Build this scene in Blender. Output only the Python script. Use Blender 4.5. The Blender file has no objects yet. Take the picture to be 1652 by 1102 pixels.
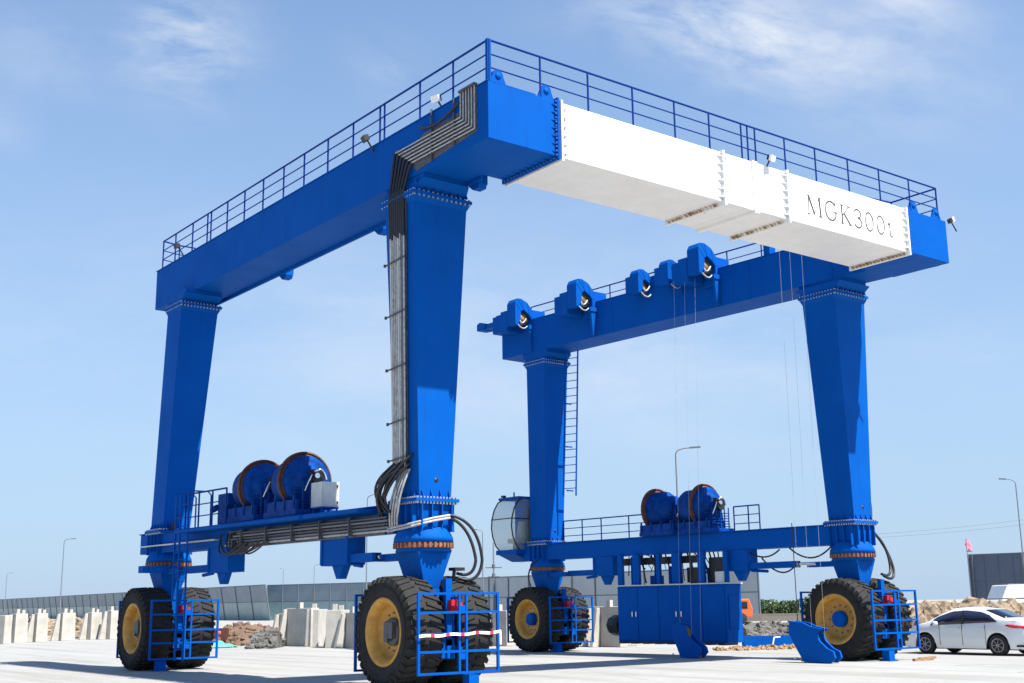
import bpy, bmesh, math, random
from mathutils import Vector, Matrix
R = math.radians
PI = math.pi
random.seed(7)
scene = bpy.context.scene
col = scene.collection

# ------------------------------------------------------------------ camera
CAM = Vector((-15.28, -23.103, 1.739))
YAW, PITCH, ROLL, FPX = R(-37.656), R(12.276), R(-0.781), 1952.28
fw = Vector((-math.sin(YAW)*math.cos(PITCH), math.cos(YAW)*math.cos(PITCH), math.sin(PITCH)))
r0 = Vector((math.cos(YAW), math.sin(YAW), 0)); u0 = r0.cross(fw)
rt = r0*math.cos(ROLL) + u0*math.sin(ROLL); up = -r0*math.sin(ROLL) + u0*math.cos(ROLL)
cd = bpy.data.cameras.new('camera'); cam = bpy.data.objects.new('camera', cd); col.objects.link(cam)
cam.matrix_world = Matrix(((rt.x, up.x, -fw.x, CAM.x), (rt.y, up.y, -fw.y, CAM.y), (rt.z, up.z, -fw.z, CAM.z), (0, 0, 0, 1)))
cd.sensor_width = 36; cd.lens = FPX/1652*36; cd.clip_start = .1; cd.clip_end = 20000
scene.camera = cam

# ------------------------------------------------------------------ sun, sky
SUN = Vector((.18, -.575, 1)).normalized()
sd = bpy.data.lights.new('sun', 'SUN'); sun = bpy.data.objects.new('sun', sd); col.objects.link(sun)
sd.energy = 5.0; sd.angle = R(.53); sd.color = (1, .965, .90)
sun.rotation_euler = SUN.to_track_quat('Z', 'Y').to_euler()
EXPOSURE = 1.08
scene.view_settings.view_transform = 'Standard'; scene.view_settings.look = 'None'
scene.view_settings.exposure = EXPOSURE; scene.view_settings.gamma = 1

world = bpy.data.worlds.new('World'); scene.world = world; world.use_nodes = True
wn, wl = world.node_tree.nodes, world.node_tree.links
wn.clear()
wo = wn.new('ShaderNodeOutputWorld'); bg = wn.new('ShaderNodeBackground'); sky = wn.new('ShaderNodeTexSky')
sky.sky_type = 'NISHITA'; sky.sun_disc = False
sky.sun_elevation = math.asin(SUN.z); sky.sun_rotation = math.atan2(SUN.x, SUN.y)
sky.air_density = 1.0; sky.dust_density = .3; sky.ozone_density = 3.2; sky.altitude = 0
bg.inputs['Strength'].default_value = .09
wl.new(bg.outputs[0], wo.inputs[0])
def wm(op, a, b=None, clamp=False):
    n = wn.new('ShaderNodeMath'); n.operation = op; n.use_clamp = clamp
    for i, v in enumerate((a, b)):
        if v is None: continue
        if isinstance(v, (int, float)): n.inputs[i].default_value = v
        else: wl.new(v, n.inputs[i])
    return n.outputs[0]
tc = wn.new('ShaderNodeTexCoord'); gen = tc.outputs['Generated']
def dirv(u, v):
    return (fw + rt*((u-826)/FPX) - up*((v-551)/FPX)).normalized()
def cirrus(u, v, u2, v2, size, amount, scale):
    """a streaky wisp of cirrus round one heading of the sky"""
    a, b = dirv(u, v), dirv(u2, v2)
    d = (b-a); L = d.length; d.normalize(); c = (a+b)*.5; nrm = c.normalized().cross(d).normalized()
    def dot(vec):
        n = wn.new('ShaderNodeVectorMath'); n.operation = 'DOT_PRODUCT'; wl.new(gen, n.inputs[0]); n.inputs[1].default_value = vec
        return n.outputs['Value']
    s = wm('DIVIDE', wm('SUBTRACT', dot(d), c.dot(d)), L*.5); t = wm('DIVIDE', wm('SUBTRACT', dot(nrm), c.dot(nrm)), size)
    mask = wm('EXPONENT', wm('MULTIPLY', wm('ADD', wm('MULTIPLY', s, s), wm('MULTIPLY', t, t)), -1.3))
    front = wm('GREATER_THAN', dot(c), 0)
    cmb = wn.new('ShaderNodeCombineXYZ'); wl.new(wm('MULTIPLY', s, L*scale*.2), cmb.inputs[0]); wl.new(wm('MULTIPLY', t, size*scale), cmb.inputs[1])
    cmb.inputs[2].default_value = u*.013
    nz = wn.new('ShaderNodeTexNoise'); wl.new(cmb.outputs[0], nz.inputs['Vector']); nz.inputs['Scale'].default_value = 1
    nz.inputs['Detail'].default_value = 9; nz.inputs['Roughness'].default_value = .62; nz.inputs['Distortion'].default_value = .25
    st = wm('MULTIPLY', wm('SUBTRACT', nz.outputs['Fac'], .36), 3.2, True)
    return wm('MULTIPLY', wm('MULTIPLY', wm('MULTIPLY', mask, st), front), amount)
parts = [cirrus(200, 60, 400, 75, .045, .85, 30), cirrus(960, 5, 1420, 105, .036, 1.0, 28), cirrus(1180, 20, 1652, 150, .07, .4, 18),
         cirrus(1380, -10, 1560, 40, .03, .55, 26), cirrus(560, 90, 700, 160, .03, .22, 24), cirrus(-60, 60, 200, 100, .04, .22, 20),
         cirrus(-100, 560, 1750, 540, .11, .38, 12), cirrus(200, 430, 1400, 640, .06, .2, 14), cirrus(-40, 190, 60, 200, .03, .2, 24)]
acc = parts[0]
for q in parts[1:]: acc = wm('ADD', acc, q, True)
sp = wn.new('ShaderNodeSeparateXYZ'); wl.new(gen, sp.inputs[0])
# thin bright veil of the hazy lower sky
veil = wm('MULTIPLY', wm('POWER', wm('SUBTRACT', 1, wm('DIVIDE', wm('ABSOLUTE', sp.outputs[2]), .75), True), 1.2), .93)
tint = wn.new('ShaderNodeMixRGB'); tint.inputs[2].default_value = (2.58, 3.16, 3.95, 1)
wl.new(veil, tint.inputs[0]); wl.new(sky.outputs[0], tint.inputs[1])
hs = wn.new('ShaderNodeHueSaturation'); hs.inputs['Saturation'].default_value = 1.03; wl.new(tint.outputs[0], hs.inputs['Color'])
cm = wn.new('ShaderNodeMixRGB'); cm.inputs[2].default_value = (4.5, 4.75, 5.2, 1)
wl.new(acc, cm.inputs[0]); air = wn.new('ShaderNodeMixRGB'); air.blend_type = 'MULTIPLY'; air.inputs[0].default_value = 1; air.inputs[2].default_value = (.92, 1.02, 1.10, 1); wl.new(hs.outputs[0], air.inputs[1]); wl.new(air.outputs[0], cm.inputs[1]); wl.new(cm.outputs[0], bg.inputs['Color'])

# ------------------------------------------------------------------ materials
def mat(name, color, rough=.5, metal=0., noise=None, noise_scale=3., bump=0., bump_scale=20., streak=None, spec=.5, coat=0., trans=0., alpha=1.):
    m = bpy.data.materials.new(name); m.use_nodes = True
    nt = m.node_tree; N, L = nt.nodes, nt.links; b = N['Principled BSDF']
    b.inputs['Base Color'].default_value = (*color, 1); b.inputs['Roughness'].default_value = rough; b.inputs['Metallic'].default_value = metal
    b.inputs['Specular IOR Level'].default_value = spec; b.inputs['Coat Weight'].default_value = coat
    if trans: b.inputs['Transmission Weight'].default_value = trans
    if alpha < 1: b.inputs['Alpha'].default_value = alpha
    t = N.new('ShaderNodeTexCoord'); cur = None
    if noise:
        n = N.new('ShaderNodeTexNoise'); L.new(t.outputs['Object'], n.inputs['Vector']); n.inputs['Scale'].default_value = noise_scale; n.inputs['Detail'].default_value = 7
        n.inputs['Roughness'].default_value = .6
        r = N.new('ShaderNodeValToRGB'); r.color_ramp.elements[0].position = .35; r.color_ramp.elements[1].position = .68
        r.color_ramp.elements[0].color = (*noise, 1); r.color_ramp.elements[1].color = (*color, 1)
        L.new(n.outputs['Fac'], r.inputs[0]); cur = r.outputs[0]
        rr = N.new('ShaderNodeMapRange'); L.new(n.outputs['Fac'], rr.inputs[0]); rr.inputs[3].default_value = min(1, rough+.13); rr.inputs[4].default_value = max(.02, rough-.08)
        L.new(rr.outputs[0], b.inputs['Roughness'])
    if streak:
        mp = N.new('ShaderNodeMapping'); mp.inputs['Scale'].default_value = (4, 4, .22); L.new(t.outputs['Object'], mp.inputs[0])
        n2 = N.new('ShaderNodeTexNoise'); L.new(mp.outputs[0], n2.inputs['Vector']); n2.inputs['Scale'].default_value = 1.6; n2.inputs['Detail'].default_value = 6
        r2 = N.new('ShaderNodeValToRGB'); r2.color_ramp.elements[0].position = .56; r2.color_ramp.elements[1].position = .8
        r2.color_ramp.elements[0].color = (0, 0, 0, 1); r2.color_ramp.elements[1].color = (streak[3],)*3 + (1,)
        L.new(n2.outputs['Fac'], r2.inputs[0]); mx = N.new('ShaderNodeMixRGB'); L.new(r2.outputs[0], mx.inputs[0])
        if cur: L.new(cur, mx.inputs[1])
        else: mx.inputs[1].default_value = (*color, 1)
        mx.inputs[2].default_value = (*streak[:3], 1); cur = mx.outputs[0]
    if cur: L.new(cur, b.inputs['Base Color'])
    if bump:
        n3 = N.new('ShaderNodeTexNoise'); L.new(t.outputs['Object'], n3.inputs['Vector']); n3.inputs['Scale'].default_value = bump_scale; n3.inputs['Detail'].default_value = 5
        bp = N.new('ShaderNodeBump'); bp.inputs['Strength'].default_value = bump; bp.inputs['Distance'].default_value = .02
        L.new(n3.outputs['Fac'], bp.inputs['Height']); L.new(bp.outputs[0], b.inputs['Normal'])
    return m
M = {}
M['blue'] = mat('blue_paint', (.0004, .086, .385), .6, noise=(.0004, .074, .345), noise_scale=.7, bump=.3, bump_scale=.9, streak=(.006, .05, .22, .5), spec=.05)
M['blue_dark'] = mat('blue_paint_machinery', (.001, .06, .31), .5, noise=(.002, .032, .16), noise_scale=5, spec=.08)
M['rail'] = mat('navy_rail_paint', (.001, .030, .19), .5, spec=.1)
M['white'] = mat('white_paint', (.86, .85, .82), .45, noise=(.80, .785, .75), noise_scale=1.5, streak=(.5, .43, .33, .22), bump=.1, bump_scale=1.5, spec=.3)
M['stain'] = mat('rust_stained_white', (.70, .64, .55), .6, noise=(.38, .25, .13), noise_scale=9)
M['rust'] = mat('rusty_bolt_steel', (.42, .28, .14), .8, noise=(.12, .07, .035), noise_scale=22)
M['rustred'] = mat('red_brown_steel', (.13, .03, .018), .6, noise=(.045, .018, .014), noise_scale=6)
M['ring'] = mat('slewing_ring_steel', (.36, .13, .05), .6, noise=(.12, .05, .03), noise_scale=14)
M['bolt'] = mat('zinc_bolt', (.45, .46, .48), .4, .7)
M['boltblue'] = mat('painted_bolt', (.02, .10, .40), .5)
M['tyre'] = mat('black_rubber', (.012, .012, .012), .82, noise=(.026, .025, .024), noise_scale=5, bump=.3, bump_scale=30, spec=.3)
M['mustard'] = mat('ochre_rim_paint', (.62, .32, .045), .5, noise=(.46, .22, .035), noise_scale=6)
M['hub'] = mat('dark_hub_steel', (.05, .055, .065), .5, noise=(.09, .09, .10), noise_scale=8)
M['black'] = mat('black_hose_rubber', (.012, .012, .014), .5)
M['pipe'] = mat('galvanised_pipe', (.52, .52, .51), .5, .1, noise=(.30, .30, .29), noise_scale=9)
M['pipedark'] = mat('dark_tray_shaded_pipe', (.055, .055, .065), .5, .2, noise=(.11, .11, .12), noise_scale=7)  # dark trays and clamps; on the sill pipes it stands in for shade
M['chrome'] = mat('bright_rod_steel', (.75, .75, .76), .2, 1)
M['grey'] = mat('grey_cabinet_paint', (.62, .63, .60), .5, noise=(.52, .53, .50), noise_scale=4)
M['ink'] = mat('grey_lettering', (.07, .07, .075), .6)
M['lampwhite'] = mat('floodlight_glass', (.85, .86, .86), .15)
M['tapewhite'] = mat('tape_white', (.85, .82, .78), .5); M['tapered'] = mat('tape_red', (.62, .03, .05), .5)
M['red'] = mat('red_valve_paint', (.5, .01, .03), .4)
M['seat'] = mat('beige_seat_fabric', (.45, .42, .36), .8)
M['yellow'] = mat('sheave_ochre', (.30, .19, .04), .6, noise=(.10, .07, .03), noise_scale=9)
M['concrete'] = mat('precast_concrete', (.47, .45, .41), .85, noise=(.36, .335, .29), noise_scale=1.2, bump=.3, bump_scale=6, streak=(.20, .17, .13, .5))
M['concretedark'] = mat('weathered_concrete', (.22, .185, .145), .9, noise=(.16, .13, .10), noise_scale=2, bump=.3, bump_scale=8)
M['rock'] = mat('quarry_rock', (.36, .285, .205), .95, noise=(.10, .07, .045), noise_scale=2.0, bump=.8, bump_scale=5, spec=.1)
M['rockgrey'] = mat('grey_rubble', (.15, .145, .13), .95, noise=(.05, .047, .042), noise_scale=2.5, bump=.5, bump_scale=5)
M['soil'] = mat('brown_soil', (.20, .115, .075), .95, noise=(.11, .07, .045), noise_scale=.6, bump=.6, bump_scale=3)
M['panelup'] = mat('grey_barrier_sheet', (.20, .25, .29), .5, noise=(.17, .215, .25), noise_scale=.5)
M['panellow'] = mat('teal_barrier_sheet', (.26, .36, .37), .35, noise=(.21, .30, .31), noise_scale=.7)
M['panelpale'] = mat('pale_grey_barrier_sheet', (.36, .39, .40), .5, noise=(.31, .34, .35), noise_scale=.5)
M['steelwall'] = mat('slate_steel_sheet', (.085, .11, .155), .5, noise=(.07, .09, .13), noise_scale=.8)
M['post'] = mat('dark_barrier_post', (.10, .12, .14), .6)
M['galv'] = mat('lamp_post_galvanised', (.17, .185, .21), .6, .2)
M['leaf'] = mat('hedge_leaf', (.06, .10, .03), .8, noise=(.035, .07, .02), noise_scale=2)
M['fence'] = mat('brown_mesh_fence', (.22, .19, .16), .9)
M['tarp'] = mat('white_tarpaulin', (.80, .80, .79), .6, noise=(.72, .72, .70), noise_scale=1)
M['net'] = mat('green_debris_net', (.10, .38, .30), .8, noise=(.06, .28, .22), noise_scale=4)
M['orange'] = mat('orange_cab_paint', (.75, .13, .03), .4)
M['pink'] = mat('pink_flag_cloth', (.80, .20, .28), .7)
M['carpaint'] = mat('white_car_paint', (.72, .75, .745), .22, coat=.6)
M['carglass'] = mat('tinted_car_glass', (.012, .015, .03), .06, spec=.6)
M['cartyre'] = mat('car_tyre', (.02, .02, .02), .85); M['alloy'] = mat('grey_alloy', (.32, .33, .35), .35, .7)
M['tail'] = mat('tail_lamp_red', (.55, .01, .04), .15); M['trim'] = mat('black_trim', (.015, .015, .017), .5)
g = mat('cab_glass', (.55, .68, .68), .04); gb = g.node_tree.nodes['Principled BSDF']; gb.inputs['Alpha'].default_value = .34; gb.inputs['Base Color'].default_value = (.40, .50, .50, 1); M['glass'] = g

# ground: pale concrete slabs with faint joints and wear
def ground_mat():
    m = bpy.data.materials.new('pale_concrete_yard'); m.use_nodes = True; nt = m.node_tree; N, L = nt.nodes, nt.links; b = N['Principled BSDF']
    b.inputs['Roughness'].default_value = .8; b.inputs['Specular IOR Level'].default_value = .25
    t = N.new('ShaderNodeTexCoord')
    def nz(s, d=6, r=.6):
        n = N.new('ShaderNodeTexNoise'); L.new(t.outputs['Object'], n.inputs['Vector']); n.inputs['Scale'].default_value = s; n.inputs['Detail'].default_value = d; n.inputs['Roughness'].default_value = r; return n.outputs['Fac']
    def ramp(f, p0, c0, p1, c1):
        r = N.new('ShaderNodeValToRGB'); r.color_ramp.elements[0].position = p0; r.color_ramp.elements[1].position = p1
        r.color_ramp.elements[0].color = (*c0, 1); r.color_ramp.elements[1].color = (*c1, 1); L.new(f, r.inputs[0]); return r.outputs[0]
    def mul(a, c, f=1):
        x = N.new('ShaderNodeMixRGB'); x.blend_type = 'MULTIPLY'; x.inputs[0].default_value = f; L.new(a, x.inputs[1]); L.new(c, x.inputs[2]); return x.outputs[0]
    c = ramp(nz(.11, 8), .35, (.30, .293, .278), .65, (.345, .338, .322))
    c = mul(c, ramp(nz(1.7, 9, .7), .32, (.90, .895, .885), .62, (1, 1, 1)))
    c = mul(c, ramp(nz(28, 3), .3, (.93, .93, .92), .6, (1, 1, 1)))
    mp = N.new('ShaderNodeMapping'); mp.inputs['Scale'].default_value = (.9, .06, 1); mp.inputs['Rotation'].default_value = (0, 0, .25); L.new(t.outputs['Object'], mp.inputs[0])
    n4 = N.new('ShaderNodeTexNoise'); L.new(mp.outputs[0], n4.inputs['Vector']); n4.inputs['Scale'].default_value = 1.3; n4.inputs['Detail'].default_value = 5
    c = mul(c, ramp(n4.outputs['Fac'], .36, (.84, .83, .81), .5, (1, 1, 1)))
    vo = N.new('ShaderNodeTexVoronoi'); vo.feature = 'DISTANCE_TO_EDGE'; L.new(t.outputs['Object'], vo.inputs['Vector']); vo.inputs['Scale'].default_value = .13
    c = mul(c, ramp(vo.outputs['Distance'], .0, (.7, .69, .67), .0035, (1, 1, 1)), .6)
    br = N.new('ShaderNodeTexBrick'); L.new(t.outputs['Object'], br.inputs['Vector']); br.offset = 0
    br.inputs['Color1'].default_value = (1, 1, 1, 1); br.inputs['Color2'].default_value = (.965, .965, .96, 1); br.inputs['Mortar'].default_value = (.62, .60, .57, 1)
    br.inputs['Scale'].default_value = 1; br.inputs['Mortar Size'].default_value = .012; br.inputs['Brick Width'].default_value = 6; br.inputs['Row Height'].default_value = 5
    c = mul(c, br.outputs['Color'], .8)
    L.new(c, b.inputs['Base Color'])
    bp = N.new('ShaderNodeBump'); bp.inputs['Strength'].default_value = .25; bp.inputs['Distance'].default_value = .01; L.new(nz(9, 6), bp.inputs['Height']); L.new(bp.outputs[0], b.inputs['Normal'])
    return m
M['ground'] = ground_mat()

# ------------------------------------------------------------------ mesh helpers
class MB:
    def __init__(s): s.v = []; s.f = []; s.sm = []; s.m = Matrix()
    def add(s, vs, fs, smooth=False):
        n = len(s.v); s.v += [tuple(s.m @ Vector(p)) for p in vs]
        s.f += [tuple(i+n for i in f) for f in fs]; s.sm += [smooth]*len(fs); return s
    def hexa(s, b, t):
        return s.add(list(b)+list(t), [(3, 2, 1, 0), (4, 5, 6, 7), (0, 1, 5, 4), (1, 2, 6, 5), (2, 3, 7, 6), (3, 0, 4, 7)])
    def box(s, x0, x1, y0, y1, z0, z1):
        q = [(x0, y0), (x1, y0), (x1, y1), (x0, y1)]
        return s.hexa([(a, b, z0) for a, b in q], [(a, b, z1) for a, b in q])
    def frus(s, c0, w0, d0, z0, c1, w1, d1, z1):
        f = lambda c, w, d, z: [(c[0]-w/2, c[1]-d/2, z), (c[0]+w/2, c[1]-d/2, z), (c[0]+w/2, c[1]+d/2, z), (c[0]-w/2, c[1]+d/2, z)]
        return s.hexa(f(c0, w0, d0, z0), f(c1, w1, d1, z1))
    def bar(s, a, b, w, h=None):
        h = h or w; a = Vector(a); b = Vector(b); d = (b-a).normalized()
        ref = Vector((0, 0, 1)) if abs(d.z) < .9 else Vector((0, 1, 0))
        x = d.cross(ref).normalized()*(w/2); y = x.cross(d).normalized()*(h/2)
        return s.hexa([a-x-y, a+x-y, a+x+y, a-x+y], [b-x-y, b+x-y, b+x+y, b-x+y])
    def obox(s, p0, p1, o0, o1, z0, z1):
        """long box along the plan line p0-p1; o0..o1 offsets to the right of the line"""
        p0 = Vector((*p0, 0)); p1 = Vector((*p1, 0)); d = (p1-p0).normalized(); r = Vector((d.y, -d.x, 0))
        q = [p0+r*o0, p0+r*o1, p1+r*o1, p1+r*o0]
        return s.hexa([(a.x, a.y, z0) for a in q], [(a.x, a.y, z1) for a in q])
    def tube(s, pts, r, n=8, cap=True):
        pts = [Vector(p) for p in pts]; vs = []; fs = []; k = len(pts); prev = None
        for i, p in enumerate(pts):
            d = (pts[min(i+1, k-1)]-pts[max(i-1, 0)]).normalized()
            if prev is None: ref = Vector((0, 0, 1)) if abs(d.z) < .9 else Vector((1, 0, 0)); x = d.cross(ref).normalized()
            else: x = (prev-d*prev.dot(d)).normalized()
            prev = x; y = d.cross(x); rr = r[i] if isinstance(r, (list, tuple)) else r
            vs += [p+x*math.cos(2*PI*j/n)*rr+y*math.sin(2*PI*j/n)*rr for j in range(n)]
        for i in range(k-1):
            for j in range(n): fs.append((i*n+j, i*n+(j+1) % n, (i+1)*n+(j+1) % n, (i+1)*n+j))
        s.add(vs, fs, True)
        if cap: s.add(vs[:n], [tuple(range(n-1, -1, -1))]); s.add(vs[-n:], [tuple(range(n))])
        return s
    def prism(s, poly, a, b, ax='x'):
        f = {'x': lambda t, p: (t, p[0], p[1]), 'y': lambda t, p: (p[0], t, p[1]), 'z': lambda t, p: (p[0], p[1], t)}[ax]
        n = len(poly); return s.add([f(a, p) for p in poly]+[f(b, p) for p in poly],
            [tuple(range(n-1, -1, -1)), tuple(range(n, 2*n))]+[(i, (i+1) % n, n+(i+1) % n, n+i) for i in range(n)])
    def lathe(s, prof, n=32, ax='x', smooth=True, c=(0, 0, 0)):
        """prof: list of (along axis, radius)"""
        vs = []; k = len(prof)
        for t, r in prof:
            for j in range(n):
                a = 2*PI*j/n; p, q = r*math.cos(a), r*math.sin(a)
                v = {'x': (t, p, q), 'y': (p, t, q), 'z': (p, q, t)}[ax]; vs.append((v[0]+c[0], v[1]+c[1], v[2]+c[2]))
        fs = [(i*n+j, i*n+(j+1) % n, (i+1)*n+(j+1) % n, (i+1)*n+j) for i in range(k-1) for j in range(n)]
        return s.add(vs, fs, smooth)
    def build(s, name, m, parent=None, loc=None, bevel=0, rot=None):
        me = bpy.data.meshes.new(name); me.from_pydata(s.v, [], s.f)
        me.polygons.foreach_set('use_smooth', s.sm); me.materials.append(m)
        bm = bmesh.new(); bm.from_mesh(me); bmesh.ops.recalc_face_normals(bm, faces=bm.faces); bm.to_mesh(me); bm.free(); me.update()
        o = bpy.data.objects.new(name, me); col.objects.link(o); o.parent = parent
        if loc: o.location = loc
        if rot: o.rotation_euler = rot
        if bevel:
            b = o.modifiers.new('bevel', 'BEVEL'); b.width = bevel; b.segments = 2; b.limit_method = 'ANGLE'; b.angle_limit = R(35)
        return o
def tag(o, label=None, cat=None, group=None, kind=None):
    for k, v in (('label', label), ('category', cat), ('group', group), ('kind', kind)):
        if v: o[k] = v
    return o
def empty(name, loc=(0, 0, 0), rz=0):
    o = bpy.data.objects.new(name, None); col.objects.link(o); o.location = loc; o.rotation_euler = (0, 0, rz); return o
def copy_tree(o, parent=None, loc=None, rot=None):
    c = o.copy(); col.objects.link(c); c.parent = parent
    if loc is not None: c.location = loc
    if rot is not None: c.rotation_euler = rot
    for ch in [x for x in list(bpy.data.objects) if x.parent == o]: copy_tree(ch, c)
    return c
def lerp(a, b, t): return a+(b-a)*t
def arc(p0, p1, p2, n=10):
    p0, p1, p2 = Vector(p0), Vector(p1), Vector(p2)
    return [p0*(1-t)**2+p1*2*t*(1-t)+p2*t*t for t in [i/n for i in range(n+1)]]

# ------------------------------------------------------------------ setting
gr = MB(); gr.add([(-3000, -3000, 0), (3000, -3000, 0), (3000, 3000, 0), (-3000, 3000, 0)], [(0, 1, 2, 3)])
tag(gr.build('ground', M['ground']), kind='structure')

# ------------------------------------------------------------------ the crane
crane = empty('gantry_crane', (7.5, 6.7, 0))
tag(crane, 'huge blue gantry crane on rubber tyres with one white cross beam, on pale concrete', 'crane')
CO = Vector((-7.5, -6.7, 0))
def part(mb, name, m, parent=crane, bevel=0):
    """a part modelled in yard coordinates"""
    return mb.build(name, m, parent, loc=CO if parent is crane else None, bevel=bevel)
ZT, ZB = 12.90, 11.575
YF = -3.415
# lines of the two side frames in plan
def xl(y): return 0.0                              # left girder centre
def xr(y): return 15.67-.0585*(y-.25)              # right girder centre
def xlb(y): return -.03-.058*y                     # left sill centre
def xrb(y): return 15.74-.077*(y-.25)              # right sill centre
LEGS = {'NL': (0.0, 0.0, -.05, 0.0), 'NR': (15.67, .25, 15.74, .25), 'FL': (-.36, 12.93, -.78, 12.93), 'FR': (14.87, 13.7, 14.70, 13.7)}

# --- side girders
def girder(x0, x1, y1, side):
    mb = MB(); y0 = YF if side < 0 else YF+.3; mb.obox((x0, y0), (x1, y1), -.65, .65, ZB, ZT)
    d = (Vector((x1, y1, 0))-Vector((x0, YF, 0))); n = 6
    for i in range(1, n):
        p = Vector((x0, YF, 0))+d*(i/n); q = p+d.normalized()*.02; mb.obox((p.x, p.y), (q.x, q.y), -.653, .653, ZB-.003, ZT-.002)
    g = part(mb, 'side_girder', M['blue'], bevel=.012)
    # plate flanges: thin lips top and bottom, stiff end plate, weld seams
    lip = MB(); lip.obox((x0, y0-.004), (x1, y1+.02), -.675, .675, ZT, ZT+.022)
    if side < 0: lip.obox((x0, YF+2.0), (x1, y1+.02), .60, .665, ZB-.09, ZB-.003)
    part(lip, 'top_plate', M['blue'], g)
    return g
gl = girder(0, 0, 15.46, -1)
grr = girder(xr(YF), xr(15.7), 15.7, 1)
# lamps and end brackets under the girders
def stub_flange(x, facing, parent, mt):
    """bolted end flange of a box section seen as a toothed row of gussets"""
    mb = MB(); mb.box(x-.03, x+.03, YF-.07, YF+2.04, ZB-.07, ZT+.07)
    s = -facing
    for k in range(7):
        z = lerp(ZB+.1, ZT-.1, k/6)
        mb.hexa([(x, YF-.065, z-.012), (x+s*.2, YF+.0, z-.012), (x+s*.2, YF+.02, z-.012), (x, YF+.02, z-.012)], [(x, YF-.065, z+.012), (x+s*.2, YF+.0, z+.012), (x+s*.2, YF+.02, z+.012), (x, YF+.02, z+.012)])
    for k in range(9):
        y = lerp(YF+.1, YF+1.87, k/8)
        mb.hexa([(x, y-.012, ZB-.065), (x, y+.012, ZB-.065), (x+s*.2, y+.012, ZB-.003), (x+s*.2, y-.012, ZB-.003)], [(x, y-.012, ZB+.02), (x, y+.012, ZB+.02), (x+s*.2, y+.012, ZB+.02), (x+s*.2, y-.012, ZB+.02)])
    o = part(mb, 'bolt_flange', mt, parent)
    bl = MB()
    for k in range(14):
        z = lerp(ZB+.02, ZT-.02, k/13); bl.box(x-.075, x+.075, YF-.052, YF-.018, z-.018, z+.018)
    for k in range(16):
        y = lerp(YF+.05, YF+1.9, k/15); bl.box(x-.075, x+.075, y-.018, y+.018, ZB-.055, ZB-.02)
    return o, bl
# --- corner boxes at both ends of the cross beam
def corner_box(x0, x1, fx, facing):
    mb = MB(); mb.box(x0, x1, YF-.006, YF+1.96, ZB+.004, ZT-.004)
    c = part(mb, 'corner_box', M['blue'], bevel=.01)
    o, bl = stub_flange(fx, facing, c, M['blue']); part(bl, 'flange_bolts', M['boltblue'], c)
    return c
cb1 = corner_box(-.656, 1.28, 1.28, 1)
cb2 = corner_box(14.56, 16.52, 14.56, -1)
for c, xs in ((cb1, (-.36, 1.0)), (cb2, (14.95, 16.1))):
    for x in xs:      # lifting lugs
        mb = MB(); n = 12
        poly = [(x-.24, ZT-.01), (x+.24, ZT-.01)]+[(x+.15*math.cos(a), ZT+.19+.15*math.sin(a)) for a in [PI*k/n for k in range(n+1)]]
        mb.prism(poly, YF+.02, YF+.08, 'y'); mb.lathe([(YF+.0, .0), (YF+.0, .075), (YF+.10, .075), (YF+.1, 0)], 14, 'y', c=(x, 0, ZT+.19))
        part(mb, 'lifting_lug', M['blue'], c)
# --- white cross beam with bolted joints
mb = MB(); mb.box(1.315, 14.525, YF, YF+1.97, ZB, ZT)
wb = part(mb, 'cross_beam', M['white'], bevel=.012)
def white_joint(x, w=.03, rusty=True, gussets=(-1, 1)):
    mb = MB(); mb.box(x-w, x+w, YF-.085, YF+2.05, ZB-.10, ZT+.03)
    for s in gussets:
        for k in range(6):
            z = lerp(ZB+.12, ZT-.12, k/5)
            mb.hexa([(x, YF-.08, z-.01), (x+s*.22, YF-.002, z-.01), (x+s*.22, YF+.01, z-.01), (x, YF+.01, z-.01)], [(x, YF-.08, z+.01), (x+s*.22, YF-.002, z+.01), (x+s*.22, YF+.01, z+.01), (x, YF+.01, z+.01)])
    j = part(mb, 'joint_flange', M['white'], wb)
    if rusty:
        rust_spots = []; gw = MB()
        for k in range(15):
            y = lerp(YF+.10, YF+1.86, k/14)+random.uniform(-.015, .015)
            for s in (-1, 1):
                if random.random() < .72:
                    a_ = random.uniform(.6, 1.25); rust_spots.append((x+s*(.035+.03*a_), y, ZB-.055, a_))
                if s in gussets: gw.hexa([(x+s*.03, y+.05, ZB-.088), (x+s*.03, y+.06, ZB-.088), (x+s*.15, y+.06, ZB-.006), (x+s*.15, y+.05, ZB-.006)], [(x+s*.03, y+.05, ZB-.003), (x+s*.03, y+.06, ZB-.003), (x+s*.15, y+.06, ZB-.002), (x+s*.15, y+.05, ZB-.002)])
        if random.random() < 2: part(gw, 'joint_gussets', M['stain'], wb)
        rb = MB(); rb.box(-.03, .03, -.022, .022, -.022, .022); rb0 = None
        for (bx_, by_, bz_, a_) in rust_spots:
            if rb0 is None: rb0 = q = rb.build('rusty_bolt', M['rust'], wb)
            else: q = rb0.copy(); col.objects.link(q); q.parent = wb
            q.location = (bx_, by_, bz_); q.scale = (a_, a_, a_)
        fb = MB()
        for k in range(7):
            z = lerp(ZB+.06, ZT-.08, k/6)
            for s in (-1, 1): fb.box(x+s*.04, x+s*.08, YF-.06, YF-.03, z-.016, z+.016)
        part(fb, 'front_bolt_row', M['bolt'], wb)
white_joint(1.375, .028, False, (1,)); white_joint(14.455, .03, True, (-1,))
white_joint(6.70, .035); white_joint(9.17, .035)
mb = MB(); mb.box(7.82, 8.0, YF-.05, YF+2.02, ZB-.07, ZT+.012); mb.box(7.55, 7.82, YF-.012, YF+1.98, ZB-.012, ZT-.3)
part(mb, 'stiffener_band', M['white'], wb)
bd = MB()
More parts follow.
